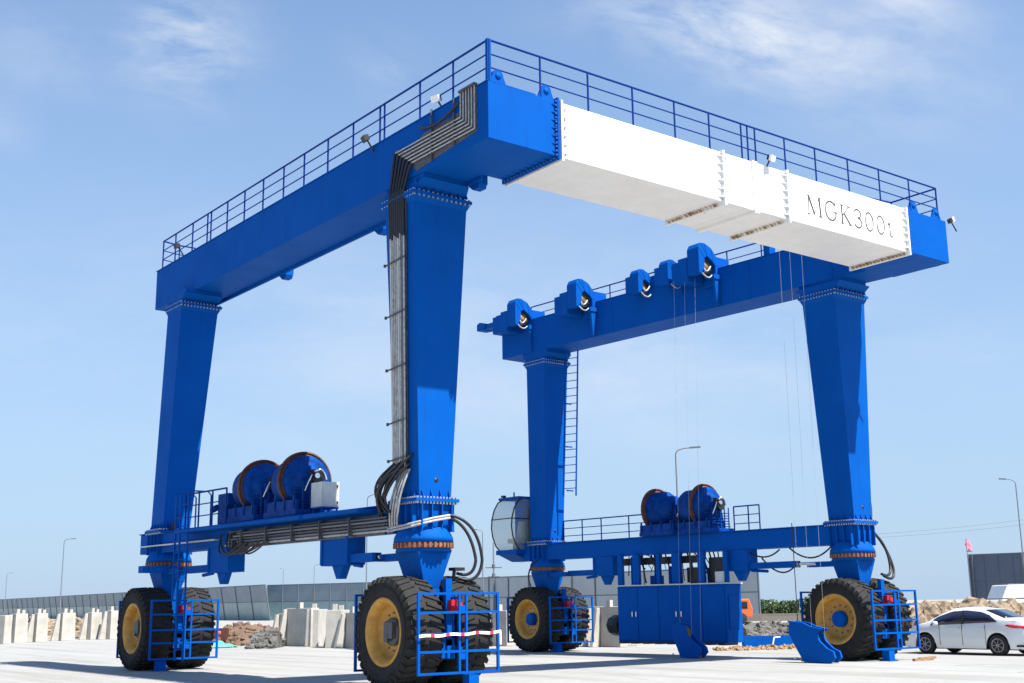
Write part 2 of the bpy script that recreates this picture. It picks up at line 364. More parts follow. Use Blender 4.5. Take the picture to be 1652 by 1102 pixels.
for k in range(6): bd.box(1.49, 1.515, YF-.014, YF, lerp(ZB+.07, ZT-.2, k/5)-.012, lerp(ZB+.07, ZT-.2, k/5)+.012)
part(bd, 'bolt_dots', M['ink'], wb)
# lettering: thin serif strokes
def stroke(mb, pts, w=.026):
    for a, b in zip(pts[:-1], pts[1:]): mb.bar((a[0], YF-.004, a[1]), (b[0], YF-.004, b[1]), .01, w*1.45)
def ell(cx, cz, rx, rz, a0, a1, n=18): return [(cx+rx*math.cos(R(lerp(a0, a1, k/n))), cz+rz*math.sin(R(lerp(a0, a1, k/n)))) for k in range(n+1)]
z0, z1 = 11.90, 12.43
def letters():
    L = []
    m = MB()   # M
    stroke(m, [(10.04, z0), (10.06, z1)], .018); stroke(m, [(10.06, z1), (10.28, z0+.02)], .034); stroke(m, [(10.28, z0+.02), (10.50, z1)], .016); stroke(m, [(10.50, z1), (10.54, z0)], .04)
    for a, b, z in ((9.98, 10.10, z0), (10.46, 10.62, z0), (10.0, 10.08, z1), (10.49, 10.58, z1)): stroke(m, [(a, z), (b, z)], .014)
    L.append(m); m = MB()   # G
    stroke(m, ell(11.0, (z0+z1)/2, .24, .27, 42, 322), .030); stroke(m, [(11.19, z0+.10), (11.20, z0+.25)], .034); stroke(m, [(11.10, z0+.25), (11.28, z0+.25)], .014); stroke(m, [(11.18, z1-.10), (11.19, z1)], .016)
    L.append(m); m = MB()   # K
    stroke(m, [(11.47, z0), (11.47, z1)], .036); stroke(m, [(11.49, z0+.22), (11.80, z1)], .016); stroke(m, [(11.58, z0+.29), (11.84, z0)], .036)
    for a, b, z in ((11.40, 11.55, z0), (11.40, 11.55, z1), (11.77, 11.91, z0), (11.72, 11.86, z1)): stroke(m, [(a, z), (b, z)], .014)
    L.append(m); m = MB()   # 3
    stroke(m, ell(12.18, z1-.125, .14, .125, 160, -90), .026); stroke(m, ell(12.18, z0+.145, .165, .145, 90, -160), .028)
    L.append(m)
    for cx in (12.70, 13.22):
        m = MB(); stroke(m, ell(cx, (z0+z1)/2, .17, .27, 0, 360, 24), .026); L.append(m)
    m = MB(); stroke(m, [(13.57, z0+.34), (13.65, z0+.40), (13.65, z0+.08)], .028); stroke(m, ell(13.72, z0+.08, .07, .08, 180, 320, 8), .024); L.append(m)
    return L
for m in letters(): part(m, 'letter', M['ink'], wb)

# --- legs with collars
def flange_ring(c, w, d, z, th=.05, bolts=True, mt='blue', parent=None):
    mb = MB(); mb.box(c[0]-w/2, c[0]+w/2, c[1]-d/2, c[1]+d/2, z-th, z+th)
    o = part(mb, 'leg_flange', M[mt], parent)
    if bolts:
        bl = MB(); n = 13
        for k in range(n):
            for s in (-1, 1):
                x = lerp(c[0]-w/2+.06, c[0]+w/2-.06, k/(n-1)); y = lerp(c[1]-d/2+.06, c[1]+d/2-.06, k/(n-1))
                bl.box(x-.022, x+.022, c[1]+s*(d/2-.045)-.02, c[1]+s*(d/2-.045)+.02, z-th-.05, z+th+.04)
                bl.box(c[0]+s*(w/2-.045)-.02, c[0]+s*(w/2-.045)+.02, y-.022, y+.022, z-th-.05, z+th+.04)
        part(bl, 'flange_bolts', M['bolt'], parent)
    return o
leg_parts = {}
for k, (tx, ty, bx, by) in LEGS.items():
    W1, D1, W0, D0 = (1.5, 1.26, .86, .95)
    if k[0] == 'F': W1, D1 = 1.22, 1.1
    mb = MB(); mb.frus((bx, by), W0, D0, 4.10, (tx, ty), W1, D1, 11.08)
    gs = mb
    for i in range(4):
        x = lerp(bx-.36, bx+.36, i/3)
        gs.hexa([(x-.012, by-D0/2-.10, 4.08), (x+.012, by-D0/2-.10, 4.08), (x+.012, by-D0/2+.02, 4.08), (x-.012, by-D0/2+.02, 4.08)], [(x-.012, by-D0/2-.02, 4.28), (x+.012, by-D0/2-.02, 4.28), (x+.012, by-D0/2+.02, 4.28), (x-.012, by-D0/2+.02, 4.28)])
        y = lerp(by-.36, by+.36, i/3)
        gs.hexa([(bx-W0/2-.10, y-.012, 4.08), (bx-W0/2+.02, y-.012, 4.08), (bx-W0/2+.02, y+.012, 4.08), (bx-W0/2-.10, y+.012, 4.08)], [(bx-W0/2-.02, y-.012, 4.28), (bx-W0/2+.02, y-.012, 4.28), (bx-W0/2+.02, y+.012, 4.28), (bx-W0/2-.02, y+.012, 4.28)])
    lg = part(mb, 'leg', M['blue'], bevel=.006); leg_parts[k] = lg
    cl = MB(); cl.frus((tx, ty), W1-.04, D1-.04, 11.22, (tx, ty), min(W1+.1, 1.29) if k[1] == 'L' else W1, D1+.5, 11.45); cl.box(tx-.62, tx+.62, ty-D1/2-.2, ty+D1/2+.2, 11.45, ZB-.004)
    for i in range(7):   # gussets under the girder
        x = lerp(tx-W1/2+.06, tx+W1/2-.06, i/6)
        for s in (-1, 1):
            y0, y1 = ty+s*(D1/2-.05), ty+s*(D1/2+.12)
            cl.hexa([(x-.012, y0, 11.2), (x+.012, y0, 11.2), (x+.012, y1, 11.2), (x-.012, y1, 11.2)], [(x-.012, y0, 11.5), (x+.012, y0, 11.5), (x+.012, y0+s*.03, 11.5), (x-.012, y0+s*.03, 11.5)])
    part(cl, 'leg_head', M['blue'], lg)
    flange_ring((tx, ty), W1+.18, D1+.2, 11.13, .035, True, 'blue', lg)
    sh = MB(); sh.frus((tx+(bx-tx)*.03, ty), W1-.03, D1-.03, 10.9, (tx, ty), W1+.14, D1+.14, 11.09); part(sh, 'leg_shoulder', M['blue'], lg)
    # foot: bolt flange, ribbed sleeve, flare and slewing ring
    flange_ring((bx, by), 1.16, 1.18, 4.05, .035, True, 'blue', lg)
    hb = MB(); hb.lathe([(by-D0/2-.012, 0), (by-D0/2-.012, .055), (by-D0/2+.02, .055)], 14, 'y', c=(bx+.02, 0, 4.5)); part(hb, 'drain_hole', M['black'], lg)
    sl = MB(); sl.frus((bx, by), .86, .9, 3.42, (bx, by), .94, .98, 4.02)
    for i in range(4):
        x = lerp(bx-.40, bx+.40, i/3); sl.box(x-.014, x+.014, by-.57, by-.44, 3.36, 4.02)
        y = lerp(by-.40, by+.40, i/3); sl.box(bx-.56, bx-.42, y-.014, y+.014, 3.36, 4.02)
        sl.box(bx+.42, bx+.56, y-.014, y+.014, 3.36, 4.02)
    sv = part(sl, 'leg_sleeve', M['blue'])
    fl = MB(); fl.lathe([(3.46, .54), (3.36, .60), (3.24, .665), (3.13, .68), (3.13, 0)], 28, 'z', c=(bx, by, 0)); part(fl, 'flare', M['blue'], sv)
    rg = MB(); rg.lathe([(3.128, .64), (3.128, .655), (3.0, .655), (3.0, .60)], 36, 'z', c=(bx, by, 0))
    for i in range(36):
        a = 2*PI*i/36; rg.m = Matrix.Translation((bx, by, 3.06)) @ Matrix.Rotation(a, 4, 'Z'); rg.box(.65, .685, -.028, .028, -.055, .055)
    rg.m = Matrix(); part(rg, 'slewing_ring', M['ring'], sv)
    # fork between the two tyres
    fk = MB(); fk.lathe([(2.995, .62), (2.93, .62), (2.90, .56)], 28, 'z', c=(bx, by, 0))
    fk.frus((bx, by), .40, .72, 2.12, (bx, by), .92, .95, 2.96); fk.frus((bx, by), .36, .8, 1.0, (bx, by), .40, .72, 2.12)
    fk.box(bx-.17, bx+.17, by-.98, by+.98, .62, 1.05)
    fko = part(fk, 'wheel_fork', M['blue'], bevel=.012)
    ax = MB(); ax.tube([(bx-.75, by, 1.2), (bx+.75, by, 1.2)], .17, 14); part(ax, 'axle', M['hub'], fko)
    vb = MB(); vb.box(bx-.02, bx+.17, by-1.13, by-.9, 1.62, 1.86); vb.box(bx+.2, bx+.3, by-1.1, by-.92, 1.68, 1.8); part(vb, 'red_valve_block', M['red'], fko)
    pf = MB(); pf.box(bx-.06, bx+.10, by-.98, by-.86, .9, 2.32); pf.tube([(bx+.14, by-.95, 1.2), (bx+.14, by-.95, 2.05)], .03, 8); part(pf, 'fork_post', M['blue'], fko)
    # knuckle arm towards the steering cylinder
    s = 1 if by < 5 else -1
    ka = MB(); ka.box(bx-.34, bx-.02, by+s*.3, by+s*1.5, 2.76, 2.92); part(ka, 'steering_arm', M['blue'], fko)
jk = MB()
for (x, y) in ((LEGS['NL'][2]+.42, -1.22), (LEGS['NL'][2]-.1, 1.0), (LEGS['FL'][2]-.55, 11.86), (LEGS['FR'][2]-.45, 12.65), (LEGS['NR'][2]-.3, -.98)):
    j = MB(); j.box(x-.13, x+.13, y-.12, y+.12, .012, .30); j.box(x-.2, x+.2, y-.18, y+.18, .0, .03); part(j, 'support_foot', M['blue'])

# --- wheels
def tyre_mesh():
    mb = MB(); w = .43
    mb.lathe([(-w*.80, .70), (-w*.96, .76), (-w*1.02, .90), (-w, 1.02), (-w*.95, 1.10), (-w*.80, 1.155), (-w*.35, 1.165), (w*.35, 1.165), (w*.80, 1.155), (w*.95, 1.10), (w, 1.02), (w*1.02, .90), (w*.96, .76), (w*.80, .70)], 64, 'x')
    mb.lathe([(-w*1.035, .93), (-w*1.045, .95), (-w*1.03, .97)], 64, 'x')
    n = 36
    for i in range(n):
        for s in (-1, 1):
            mb.m = Matrix.Rotation(2*PI*(i+(.5 if s > 0 else 0))/n, 4, 'X')
            # curved lug: shoulder to centre
            q = [(s*w*.99, -.052, 1.04), (s*w*.99, .052, 1.04), (s*w*.90, .055, 1.12), (s*w*.90, -.055, 1.12)]
            t = [(s*w*1.06, -.045, 1.05), (s*w*1.06, .045, 1.05), (s*w*.98, .05, 1.175), (s*w*.98, -.05, 1.175)]
            mb.hexa(q, t)
            mb.hexa([(s*w*.10, .06, 1.14), (s*w*.12, .15, 1.13), (s*w*.92, .055, 1.11), (s*w*.92, -.055, 1.11)], [(s*w*.12, .075, 1.20), (s*w*.14, .14, 1.195), (s*w*.97, .05, 1.178), (s*w*.97, -.05, 1.178)])
    mb.m = Matrix(); return mb
def rim_mesh():
    mb = MB()
    mb.lathe([(-.36, .735), (-.405, .74), (-.415, .70), (-.39, .66), (-.36, .635), (-.33, .60), (-.20, .575), (-.12, .55), (-.10, .28), (-.10, .0)], 48, 'x')
    mb.lathe([(.36, .735), (.405, .74), (.415, .70), (.39, .66), (.36, .635), (.33, .60), (.10, .575), (.04, .55), (.04, 0)], 48, 'x')
    return mb
def hub_mesh(style):
    mb = MB()
    if style == 'motor':
        mb.lathe([(-.10, .30), (-.18, .30), (-.20, .27), (-.20, .0)], 24, 'x'); mb.box(-.30, -.18, -.20, .14, -.14, .20); mb.box(-.31, -.25, -.02, .12, -.22, -.05)
    else:
        mb.lathe([(-.10, .24), (-.27, .23), (-.31, .19), (-.315, .0)], 24, 'x')
    for k in range(12):
        a = 2*PI*k/12; mb.lathe([(-.10, .022), (-.135, .022), (-.135, 0)], 6, 'x', c=(0, .40*math.cos(a), .40*math.sin(a)))
    return mb
def wheel_at(k, side, proto):
    bx, by = LEGS[k][2], LEGS[k][3]; x = bx+side*.645
    if proto is None:
        w = tyre_mesh().build('wheel', M['tyre'], crane); rim_mesh().build('rim', M['mustard'], w); hub_mesh('plain').build('hub', M['blue'], w)
    else:
        w = copy_tree(proto, crane)
    w.location = CO+Vector((x, by, 1.2)); w.rotation_euler = (random.uniform(0, 6), 0, 0)
    return w
w0 = wheel_at('NR', -1, None)
for k, s in (('NR', 1), ('FR', -1), ('FR', 1)): wheel_at(k, s, w0)
wl0 = tyre_mesh().build('wheel', M['tyre'], crane); rim_mesh().build('rim', M['mustard'], wl0); hub_mesh('motor').build('hub', M['hub'], wl0)
wl0.location = CO+Vector((LEGS['NL'][2]-.645, 0, 1.2)); wl0.rotation_euler = (0, 0, 0)
for k, s in (('NL', 1), ('FL', -1), ('FL', 1)): wheel_at(k, s, wl0).rotation_euler = (0, 0, 0)

# --- tubular guard frames round the wheels
def guard_mesh():
    mb = MB(); w = .055
    for x in (-1.0, 1.02): mb.bar((x, 0, .32), (x, 0, 2.02), w)
    for x in (.02, .20): mb.bar((x, .002, .34), (x, .002, 2.0), .05)
    for z in (.345, .79, 1.155, 1.60, 1.995): mb.bar((-1.0, .004, z), (1.02, .004, z), .05)
    mb.box(.03, .19, -.012, .012, .62, .77); mb.box(.03, .19, -.012, .012, 1.6, 1.74)
    return mb
guard = None; guards = {}
for k in LEGS:
    bx, by = LEGS[k][2], LEGS[k][3]
    for s in (-1, 1):
        y = by+s*1.32
        if guard is None: guard = g_ = guard_mesh().build('wheel_guard', M['blue'], crane)
        else: g_ = guard.copy(); col.objects.link(g_); g_.parent = crane
        g_.location = CO+Vector((bx+.03, y, 0)); g_.rotation_euler = (0, 0, R(2*s)); guards[(k, s)] = g_
        br = MB()
        for z in (.85, 1.9): br.bar((0.1, -s*.03, z), (.02, -s*.50, z), .05)
        br.bar((.02, -s*.50, .83), (.02, -s*.50, 1.92), .05)
        if (k, s) == ('NL', -1): gbr = br.build('guard_bracket', M['blue'], g_)
        else: br.build('guard_bracket', M['blue'], g_)

# --- sill beams
def sill(x0, y0, x1, y1, nm):
    mb = MB(); mb.obox((x0, y0), (x1, y1), -.46, .2, 3.40, 3.99); o = part(mb, nm, M['blue'], bevel=.012)
    lp = MB(); lp.obox((x0, y0), (x1, y1), -.52, .26, 3.992, 4.02); part(lp, 'sill_top_plate', M['blue'], o)
    return o
sL = sill(xlb(.47), .47, xlb(14.0), 14.0, 'sill_beam')
sR = sill(xrb(.70), .70, xrb(14.6), 14.6, 'sill_beam')
# walkway deck of the left sill with rounded edge
mb = MB(); mb.obox((xlb(1.2), 1.2), (xlb(10.45), 10.45), -1.0, -.40, 3.86, 3.95); mb.tube([(xlb(3.6)-1.0, 3.6, 3.905), (xlb(10.4)-1.0, 10.4, 3.905)], .06, 8)
part(mb, 'walkway', M['blue'], sL)
mb = MB(); mb.obox((xlb(8.9), 8.9), (xlb(13.7), 13.7), -.60, -.45, 3.60, 3.635); part(mb, 'ledge_plate', M['grey'], sL)
# hanging steering brackets and cylinders
def steer(xf, y0, y1, ydir, legy, sub):
    mb = MB(); x = xf((y0+y1)/2)-.32
    mb.box(x-.16, x+.30, y0, y1, 2.72, 3.398); ym = lerp(y0, y1, .45)
    mb.prism([(ym-.3, 2.75), (ym+.3, 2.75), (ym+.07, 2.40), (ym-.07, 2.40)], x-.1, x+.1, 'x')
    for yy in (y0+.06, y1-.06): mb.box(x-.19, x-.155, yy-.05, yy+.05, 2.75, 3.39)
    o = part(mb, 'steering_bracket', M['blue'], sub)
    c = MB(); e = y0 if ydir < 0 else y1; t = lerp(e, legy, .62)
    c.box(x-.12, x+.12, min(e, t), max(e, t), 2.76, 2.96); c.tube([(x, e, 2.72), (x, lerp(e, t, .35), 2.68)], .05, 8)
    co = part(c, 'steering_cylinder', M['blue'], crane)
    r_ = MB(); r_.tube([(x, t, 2.86), (x, legy+.45*(-1 if ydir > 0 else 1), 2.86)], .05, 10); r_.lathe([(t-.06, .075), (t+.06, .075)], 12, 'y', c=(x, 0, 2.86)); part(r_, 'piston_rod', M['chrome'], co)
steer(xlb, 2.25, 3.6, -1, .6, sL); steer(xlb, 8.1, 9.5, 1, 12.5, sL)
steer(xrb, 3.75, 4.7, -1, .7, sR); steer(xrb, 9.7, 10.8, 1, 13.2, sR)
mb = MB(); mb.box(-1.9, -.9, 12.1, 12.45, 2.80, 3.0); part(mb, 'outrigger_arm', M['blue'])

# --- pipe runs
def pipes(name, lines, r, mt, n=7):
    mb = MB()
    for l in lines: mb.tube(l, r, n)
    return part(mb, name, M[mt])
# along the left sill, out past the near leg
ls = []
for i in range(5):
    z = 3.42+.075*i; o = -.56-.02*i
    ls.append([(xlb(8.3-.2*i)+o, 8.3-.2*i, z), (xlb(1.2)+o, 1.2, z), (xlb(.7)+o, .5, z)])
pipes('sill_pipes', ls[:1], .03, 'pipe'); pipes('sill_pipes', ls[1:2]+ls[3:4], .03, 'galv'); pipes('sill_pipes', ls[2:3]+ls[4:], .03, 'pipedark')  # darker pipes have the shade beside the sill put into their colour
mb = MB(); mb.obox((xlb(.8), .8), (xlb(8.2), 8.2), -.53, -.47, 3.34, 3.80); part(mb, 'pipe_backing', M['pipedark'])
mb = MB()
for y in (2.0, 3.3, 4.6, 5.9, 7.2): mb.box(xlb(y)-.70, xlb(y)-.50, y-.015, y+.015, 3.36, 3.80)
part(mb, 'pipe_clamps', M['pipedark'])
pipes('cross_pipe', [[(-.62, .6, 3.40+.06*i), (-.66, -.45, 3.46+.06*i), (-.2, -.62, 3.58+.06*i), (.26, -.60, 3.66+.06*i)] for i in range(2)], .028, 'pipe')
def hose(name, pts, r=.025, mt='black'):
    mb = MB()
    for p in pts:
        mb.tube(arc(*p, 12) if len(p) == 3 else p, r, 7)
    return part(mb, name, M[mt])
hose('hydraulic_hose', [((.28, -.60, 3.72), (.9, -.8, 3.6), (1.0, -.8, 2.75)), ((1.0, -.8, 2.75), (.98, -.75, 2.15), (.5, -.55, 2.35)), ((.28, -.58, 3.66), (.75, -.7, 3.5), (.86, -.75, 2.75)), ((.86, -.75, 2.75), (.85, -.7, 2.3), (.5, -.5, 2.45))], .036)
mb = MB(); mb.box(.36, .62, -.66, -.40, 2.50, 2.57); mb.tube([(.42, -.5, 2.3), (.45, -.5, 2.55)], .04); part(mb, 'hose_bracket', M['black'])
# bundle where the leg tray meets the sill
bn = []
for i in range(9):
    y = -.28+.075*i
    bn.append(((-.53, y, 4.95+random.uniform(-.1, .15)), (-1.1-random.uniform(0, .3), y+random.uniform(.1, .7), 4.4), (-.62, .45+random.uniform(-.2, .5), 3.6+random.uniform(0, .2))))
hose('hose_bundle', bn, .032); hose('pipe_bundle', [((-.55, -.2+.1*i, 4.75), (-.85, -.1+.12*i, 4.1), (-.62, .2+.1*i, 3.5)) for i in range(4)], .026, 'pipe')
# tangle of hoses under the left walkway
tg = []
for i in range(12):
    y = 7.2+random.uniform(-.2, 1.5); tg.append(((xlb(y)-.55, y, 3.75), (xlb(y)-.75, y-random.uniform(-.4, .9), 2.95-random.uniform(0, .25)), (xlb(y)-.6, y-random.uniform(.6, 1.9), 3.45)))
hose('hose_tangle', tg, .024)
hose('hose_loop', [((xrb(3.9)-.4, 3.9, 3.38), (xrb(3.4)-.4, 3.2, 2.9), (xrb(2.6)-.4, 2.6, 3.34)), ((xrb(2.3)-.3, 2.3, 3.38), (xrb(1.4)-.3, 1.5, 2.7), (xrb(.8)-.3, .72, 3.4)), ((xrb(3.3)-.4, 3.3, 3.1), (xrb(3)-.4, 2.6, 2.35), (xrb(2)-.4, 2.1, 2.78))], .026)
hose('hydraulic_hose', [((16.2, .0, 4.0), (17.0, -.1, 3.4), (16.95, -.3, 2.7)), ((16.95, -.3, 2.7), (16.9, -.4, 2.2), (16.3, -.4, 2.45)), ((16.2, .1, 5.2), (16.75, .1, 4.7), (16.22, 0, 4.0)), ((16.2, .1, 5.5), (16.95, .2, 4.8), (16.22, -.1, 3.9)), ((16.2, 0, 3.9), (16.9, -.2, 3.5), (16.8, -.3, 2.75)), ((16.8, -.3, 2.75), (16.7, -.4, 2.35), (16.2, -.4, 2.5))], .042)
hose('hydraulic_hose', [((14.0, 13.4, 3.4), (13.3, 13.4, 3.0), (13.55, 13.3, 2.4))], .03)
mb = MB()
for z in (9.9, 8.4, 6.9, 5.4): mb.box(16.14+.037*z-.02, 16.24+.037*z, .1, .2, z, z+.07)
part(mb, 'pipe_clip', M['black'])

# --- tray of pipes down the near leg and over the girder
lx = lambda z: -.48-.0386*(z-4.1)   # outer face of the near leg at height z (minus x)
bk = MB(); bk.hexa([(lx(4.9)-.02, -.12, 4.9), (lx(4.9)-.05, -.12, 4.9), (lx(4.9)-.05, .52, 4.9), (lx(4.9)-.02, .52, 4.9)], [(lx(11)-.02, -.34, 11.0), (lx(11)-.05, -.34, 11.0), (lx(11)-.05, .42, 11.0), (lx(11)-.02, .42, 11.0)])
part(bk, 'tray_backing', M['pipedark'])
ls = []; ld = []
for i in range(8):
    f = i/7
    a = (lx(4.9)-.085, lerp(-.08, .42, f), 4.75); b = (lx(10.1)-.085, lerp(-.27, .30, f), 10.15+.05*(i % 3))
    ls.append([a, b]); ld.append([(b[0], b[1], b[2]), (lx(11)-.10, lerp(-.30, .30, f), 11.0), (-.80, lerp(-.28, .34, f), 11.3)])
pipes('leg_pipes', ls[0::2]+ls[5:6], .025, 'pipe'); pipes('leg_pipes', ls[1::4], .021, 'galv'); pipes('leg_pipes', ls[3::4], .024, 'grey')
hose('leg_hoses', ld, .038)
for z in (9.6, 8.35, 7.1, 5.85, 5.0):
    cp = MB(); f = (z-4.9)/6.1; x = lx(z)-.13; cp.bar((x, lerp(-.16, -.38, f), z+.04), (x, lerp(.56, .48, f), z-.02), .03); cp.box(x-.03, x+.02, lerp(.54, .46, f), lerp(.58, .5, f), z-.05, z+.02); part(cp, 'tray_clamp', M['pipedark'])
# along the girder and up over its edge: flat tray with mitred corners
X = -.655; tr = MB()
tr.prism([(-.30, 12.28), (-.95, 12.50), (-2.35, 12.52), (-2.42, 12.93), (-3.02, 12.93), (-3.02, 11.86), (-.62, 11.66), (.34, 12.42), (.30, 12.46)], X-.012, X-.002)
part(tr, 'cable_tray', M['pipedark'])
ls = []; ld = []
for i in range(6):
    f = i/5; y = lerp(-2.45, -2.98, f); z = lerp(12.36, 11.92, f)
    ls.append([(X-.05, y, 12.97), (X-.05, y, z+.0)]); ls.append([(X-.05, y, z), (X-.05, lerp(.28, -.46, f), z-.02*f)])
    ld.append([(X-.05, lerp(.28, -.46, f), z-.02*f), (X-.06, lerp(.28, -.34, f), z-.12), (-.80, lerp(.34, -.28, f), 11.3)])
pipes('girder_pipes', ls, .018, 'pipe'); hose('girder_hoses', ld, .036)
tr = MB(); tr.box(-.75, -.60, -3.02, -2.42, 12.925, 12.985); tr.box(-.72, -.68, -1.30, -1.27, 11.7, 12.95); tr.box(-.72, -.68, -2.20, -2.17, 11.8, 12.9); part(tr, 'tray_brackets', M['pipedark'])
ld = [((X-.08, -.6, 12.75), (X-.12, -1.2, 12.45), (X-.09, -2.5, 12.8))]
hose('girder_hose_sag', [((X-.08, -.8, 12.66), (X-.1, -1.5, 12.32), (X-.09, -2.45, 12.7))], .03)
# white cover plates beside the tray top

# --- guard rails
def railing(posts, zdeck, h, name='guard_rail', levels=(1., .66, .33), double=()):
    """posts: list of (x, y); rails run along them"""
    mb = MB()
    for a, b in zip(posts[:-1], posts[1:]):
        for k, l in enumerate(levels): mb.tube([(a[0], a[1], zdeck+h*l), (b[0], b[1], zdeck+h*l)], .026 if k == 0 else .017, 6)
    r_ = part(mb, name, M['rail'])
    pm = MB(); pm.tube([(0, 0, 0), (0, 0, h)], .024, 6); p0 = None
    for (x, y) in list(posts)+list(double):
        if p0 is None: p0 = o = pm.build('post', M['rail'], r_)
        else: o = p0.copy(); col.objects.link(o); o.parent = r_
        o.location = (x, y, zdeck)
    return r_
RZ, RH = 12.92, .96
yl = [-3.41, -2.05, -.68, .91, 2.43, 3.75, 5.07, 6.28, 7.56, 8.79, 9.99, 11.18, 12.6, 14.0, 15.05]
railing([(-.62, y) for y in yl]+[(.0, 15.2), (.55, 15.2)], RZ, RH, double=[(-.62, 1.12), (-.62, 11.45)])
xf = [-.61, .84, 2.27, 3.69, 5.1, 6.33, 7.53, 8.06, 9.24, 10.51, 11.94, 13.37, 14.81, 16.2]
railing([(x, YF+.03) for x in xf], RZ, RH, double=[(7.79, YF+.05)])
railing([(16.22, YF+.05), (16.22, -1.8), (14.9, -1.6)], RZ, RH)
mb = MB(); mb.box(-.66, -.56, YF-.002, YF+.08, 12.92, 13.9); part(mb, 'corner_post', M['blue'])
railing([(xr(y)+.6, y) for y in (0.4, 1.9, 3.4, 4.9, 6.4, 7.9, 9.3, 10.7, 12.1, 13.6, 15.3)], RZ, RH)
mb = MB(); mb.box(14.95, 15.25, 2.1, 2.35, 12.92, 13.62); part(mb, 'junction_post', M['blue'])
# sill railings
railing([(xlb(y)-.92, y) for y in (10.0, 9.2, 8.4, 7.6)], 3.95, .98)
railing([(xrb(y)+.4, y) for y in (13.2, 12.2, 11.2, 9.8, 8.6)], 4.02, .86); railing([(xrb(y)+.4, y) for y in (5.0, 4.4, 3.95)], 4.02, .86)

# --- ladders
def ladder(p0, p1, w, axis, name='ladder', hoops=0, step=.3):
    """two stiles from p0 to p1 and rungs"""
    mb = MB(); p0, p1 = Vector(p0), Vector(p1); a = Vector(axis)*(w/2)
    for s in (-1, 1): mb.bar(p0+a*s, p1+a*s, .045, .045)
    o = part(mb, name, M['blue']); n = int((p1-p0).length/step); rm = MB(); rm.tube([-a, a], .016, 6); r1 = None
    for k in range(1, n):
        if r1 is None: r1 = q = rm.build('rung', M['blue'], o)
        else: q = r1.copy(); col.objects.link(q); q.parent = o
        q.location = p0.lerp(p1, k/n)
    return o
ladder((-1.62, 9.85, .35), (-1.62, 9.85, 4.95), .55, (0, 1, 0)); ladder((-1.60, 10.35, 2.0), (-1.60, 10.35, 4.95), .34, (0, 1, 0))
for y in (9.5, 10.55): mb = MB(); mb.tube([(-1.6, y, 4.95), (-1.55, y-.0, 5.0), (-1.1, y, 5.0), (-1.0, y, 4.9), (-1.0, y, 3.95)], .022, 6); part(mb, 'ladder_handrail', M['blue'])
ladder((15.02, 12.65, 5.8), (15.02+.1, 12.45, 11.5), .55, (0.35, -.94, 0))
for z in (6.0, 7.7, 9.4, 11.0): mb = MB(); mb.box(14.98, 15.3, 12.75, 12.79, z, z+.05); part(mb, 'ladder_standoff', M['blue'])

# --- trolleys with sheave hoods on the right girder
def hood(x, y, big, deep):
    s = 1 if big else .82
    zt = 13.72 if big else 13.52; mb = MB(); W = .98*s
    # arched front plate (in XZ), open below the arch
    prof = [(0, 12.62), (0, zt-.20*s), (.10*s, zt-.02), (.30*s, zt), (.62*s, zt-.12*s), (.90*s, zt-.42*s), (.98*s, zt-.75*s), (.98*s, 12.30), (.80*s, 12.30), (.80*s, zt-.74*s), (.70*s, zt-.62*s), (.42*s, zt-.45*s), (.30*s, zt-.55*s), (.26*s, 12.62)]
    prof = [(x+a, z) for a, z in prof]
    # outer shell as a strip of thick plates
    outer = prof[:8]; inner = prof[8:]
    n = len(outer); top = outer
    idx = [(0, 1, 12, 13), (1, 2, 11, 12), (2, 3, 11), (3, 4, 10, 11), (4, 5, 9, 10), (5, 6, 9), (6, 7, 8, 9)]
    for t in idx: mb.prism([prof[i] for i in t], y, y+.55*s, 'y')
    o = part(mb, 'sheave_hood', M['blue'], bevel=.02)
    b = MB()
    if big:
        b.box(x+.02, x+.8, y+.58, y+1.0, 12.45, zt-.42); b.box(x+.05, x+.85, y+1.0, y+1.35, 12.5, 13.22)
        b.prism([(x+.66, 12.56), (x+.92, 12.60), (x+.84, 11.62), (x+.74, 11.60)], y-.06, y+.06, 'y')
        b.box(x+.60, x+.98, y-.10, y+.08, 12.50, 12.66); b.box(x+.98, x+1.6, y+.1, y+.5, 12.93, 13.35)
    else:
        b.box(x+.02, x+.62, y+.37, y+.7, 12.70, zt-.22); b.box(x+.62, x+1.2, y-.25, y+.2, 12.93, 13.3)
    part(b, 'hood_body', M['blue'], o)
    sv = MB(); sv.lathe([(y+.12, .0), (y+.12, .26*s), (y+.18, .22*s), (y+.24, .26*s), (y+.24, 0)], 20, 'y', c=(x+.50*s, 0, zt-.78*s)); part(sv, 'sheave', M['yellow'], o)
    hs = MB(); hs.tube(arc((x+.2, y-.04, 12.8), (x+.25, y-.1, 12.55), (x+.5, y-.05, 12.9), 8), .03, 6); hs.tube(arc((x+.1, y-.04, 12.62), (x+.3, y-.12, 12.35), (x+.55, y-.05, 12.60), 8), .025, 6)
    part(hs, 'hood_pipe', M['pipe'], o)
    return o
hood(13.42, 13.85, True, 1); hood(13.47, 10.18, True, 1); hood(13.86, 4.25, True, 1); hood(13.98, 7.35, False, 1); hood(13.98, 5.85, False, 1)
mb = MB(); mb.box(13.9, 14.3, 15.3, 17.0, 12.98, 13.18); mb.prism([(16.6, 12.95), (17.05, 12.98), (17.05, 13.25), (16.85, 13.32), (16.4, 13.2)], 13.85, 14.35); mb.box(13.75, 14.3, 15.2, 15.8, 12.6, 13.3); part(mb, 'trolley_arm', M['blue'])
mb = MB(); mb.box(14.9, 15.2, 12.3, 12.6, 12.92, 13.2); mb.tube([(15.05, 12.9, 12.92), (15.05, 12.9, 13.35)], .09, 10); mb.tube([(15.05, 12.45, 13.2), (15.05, 12.45, 13.45)], .07, 10); part(mb, 'greasing_pump', M['blue'])
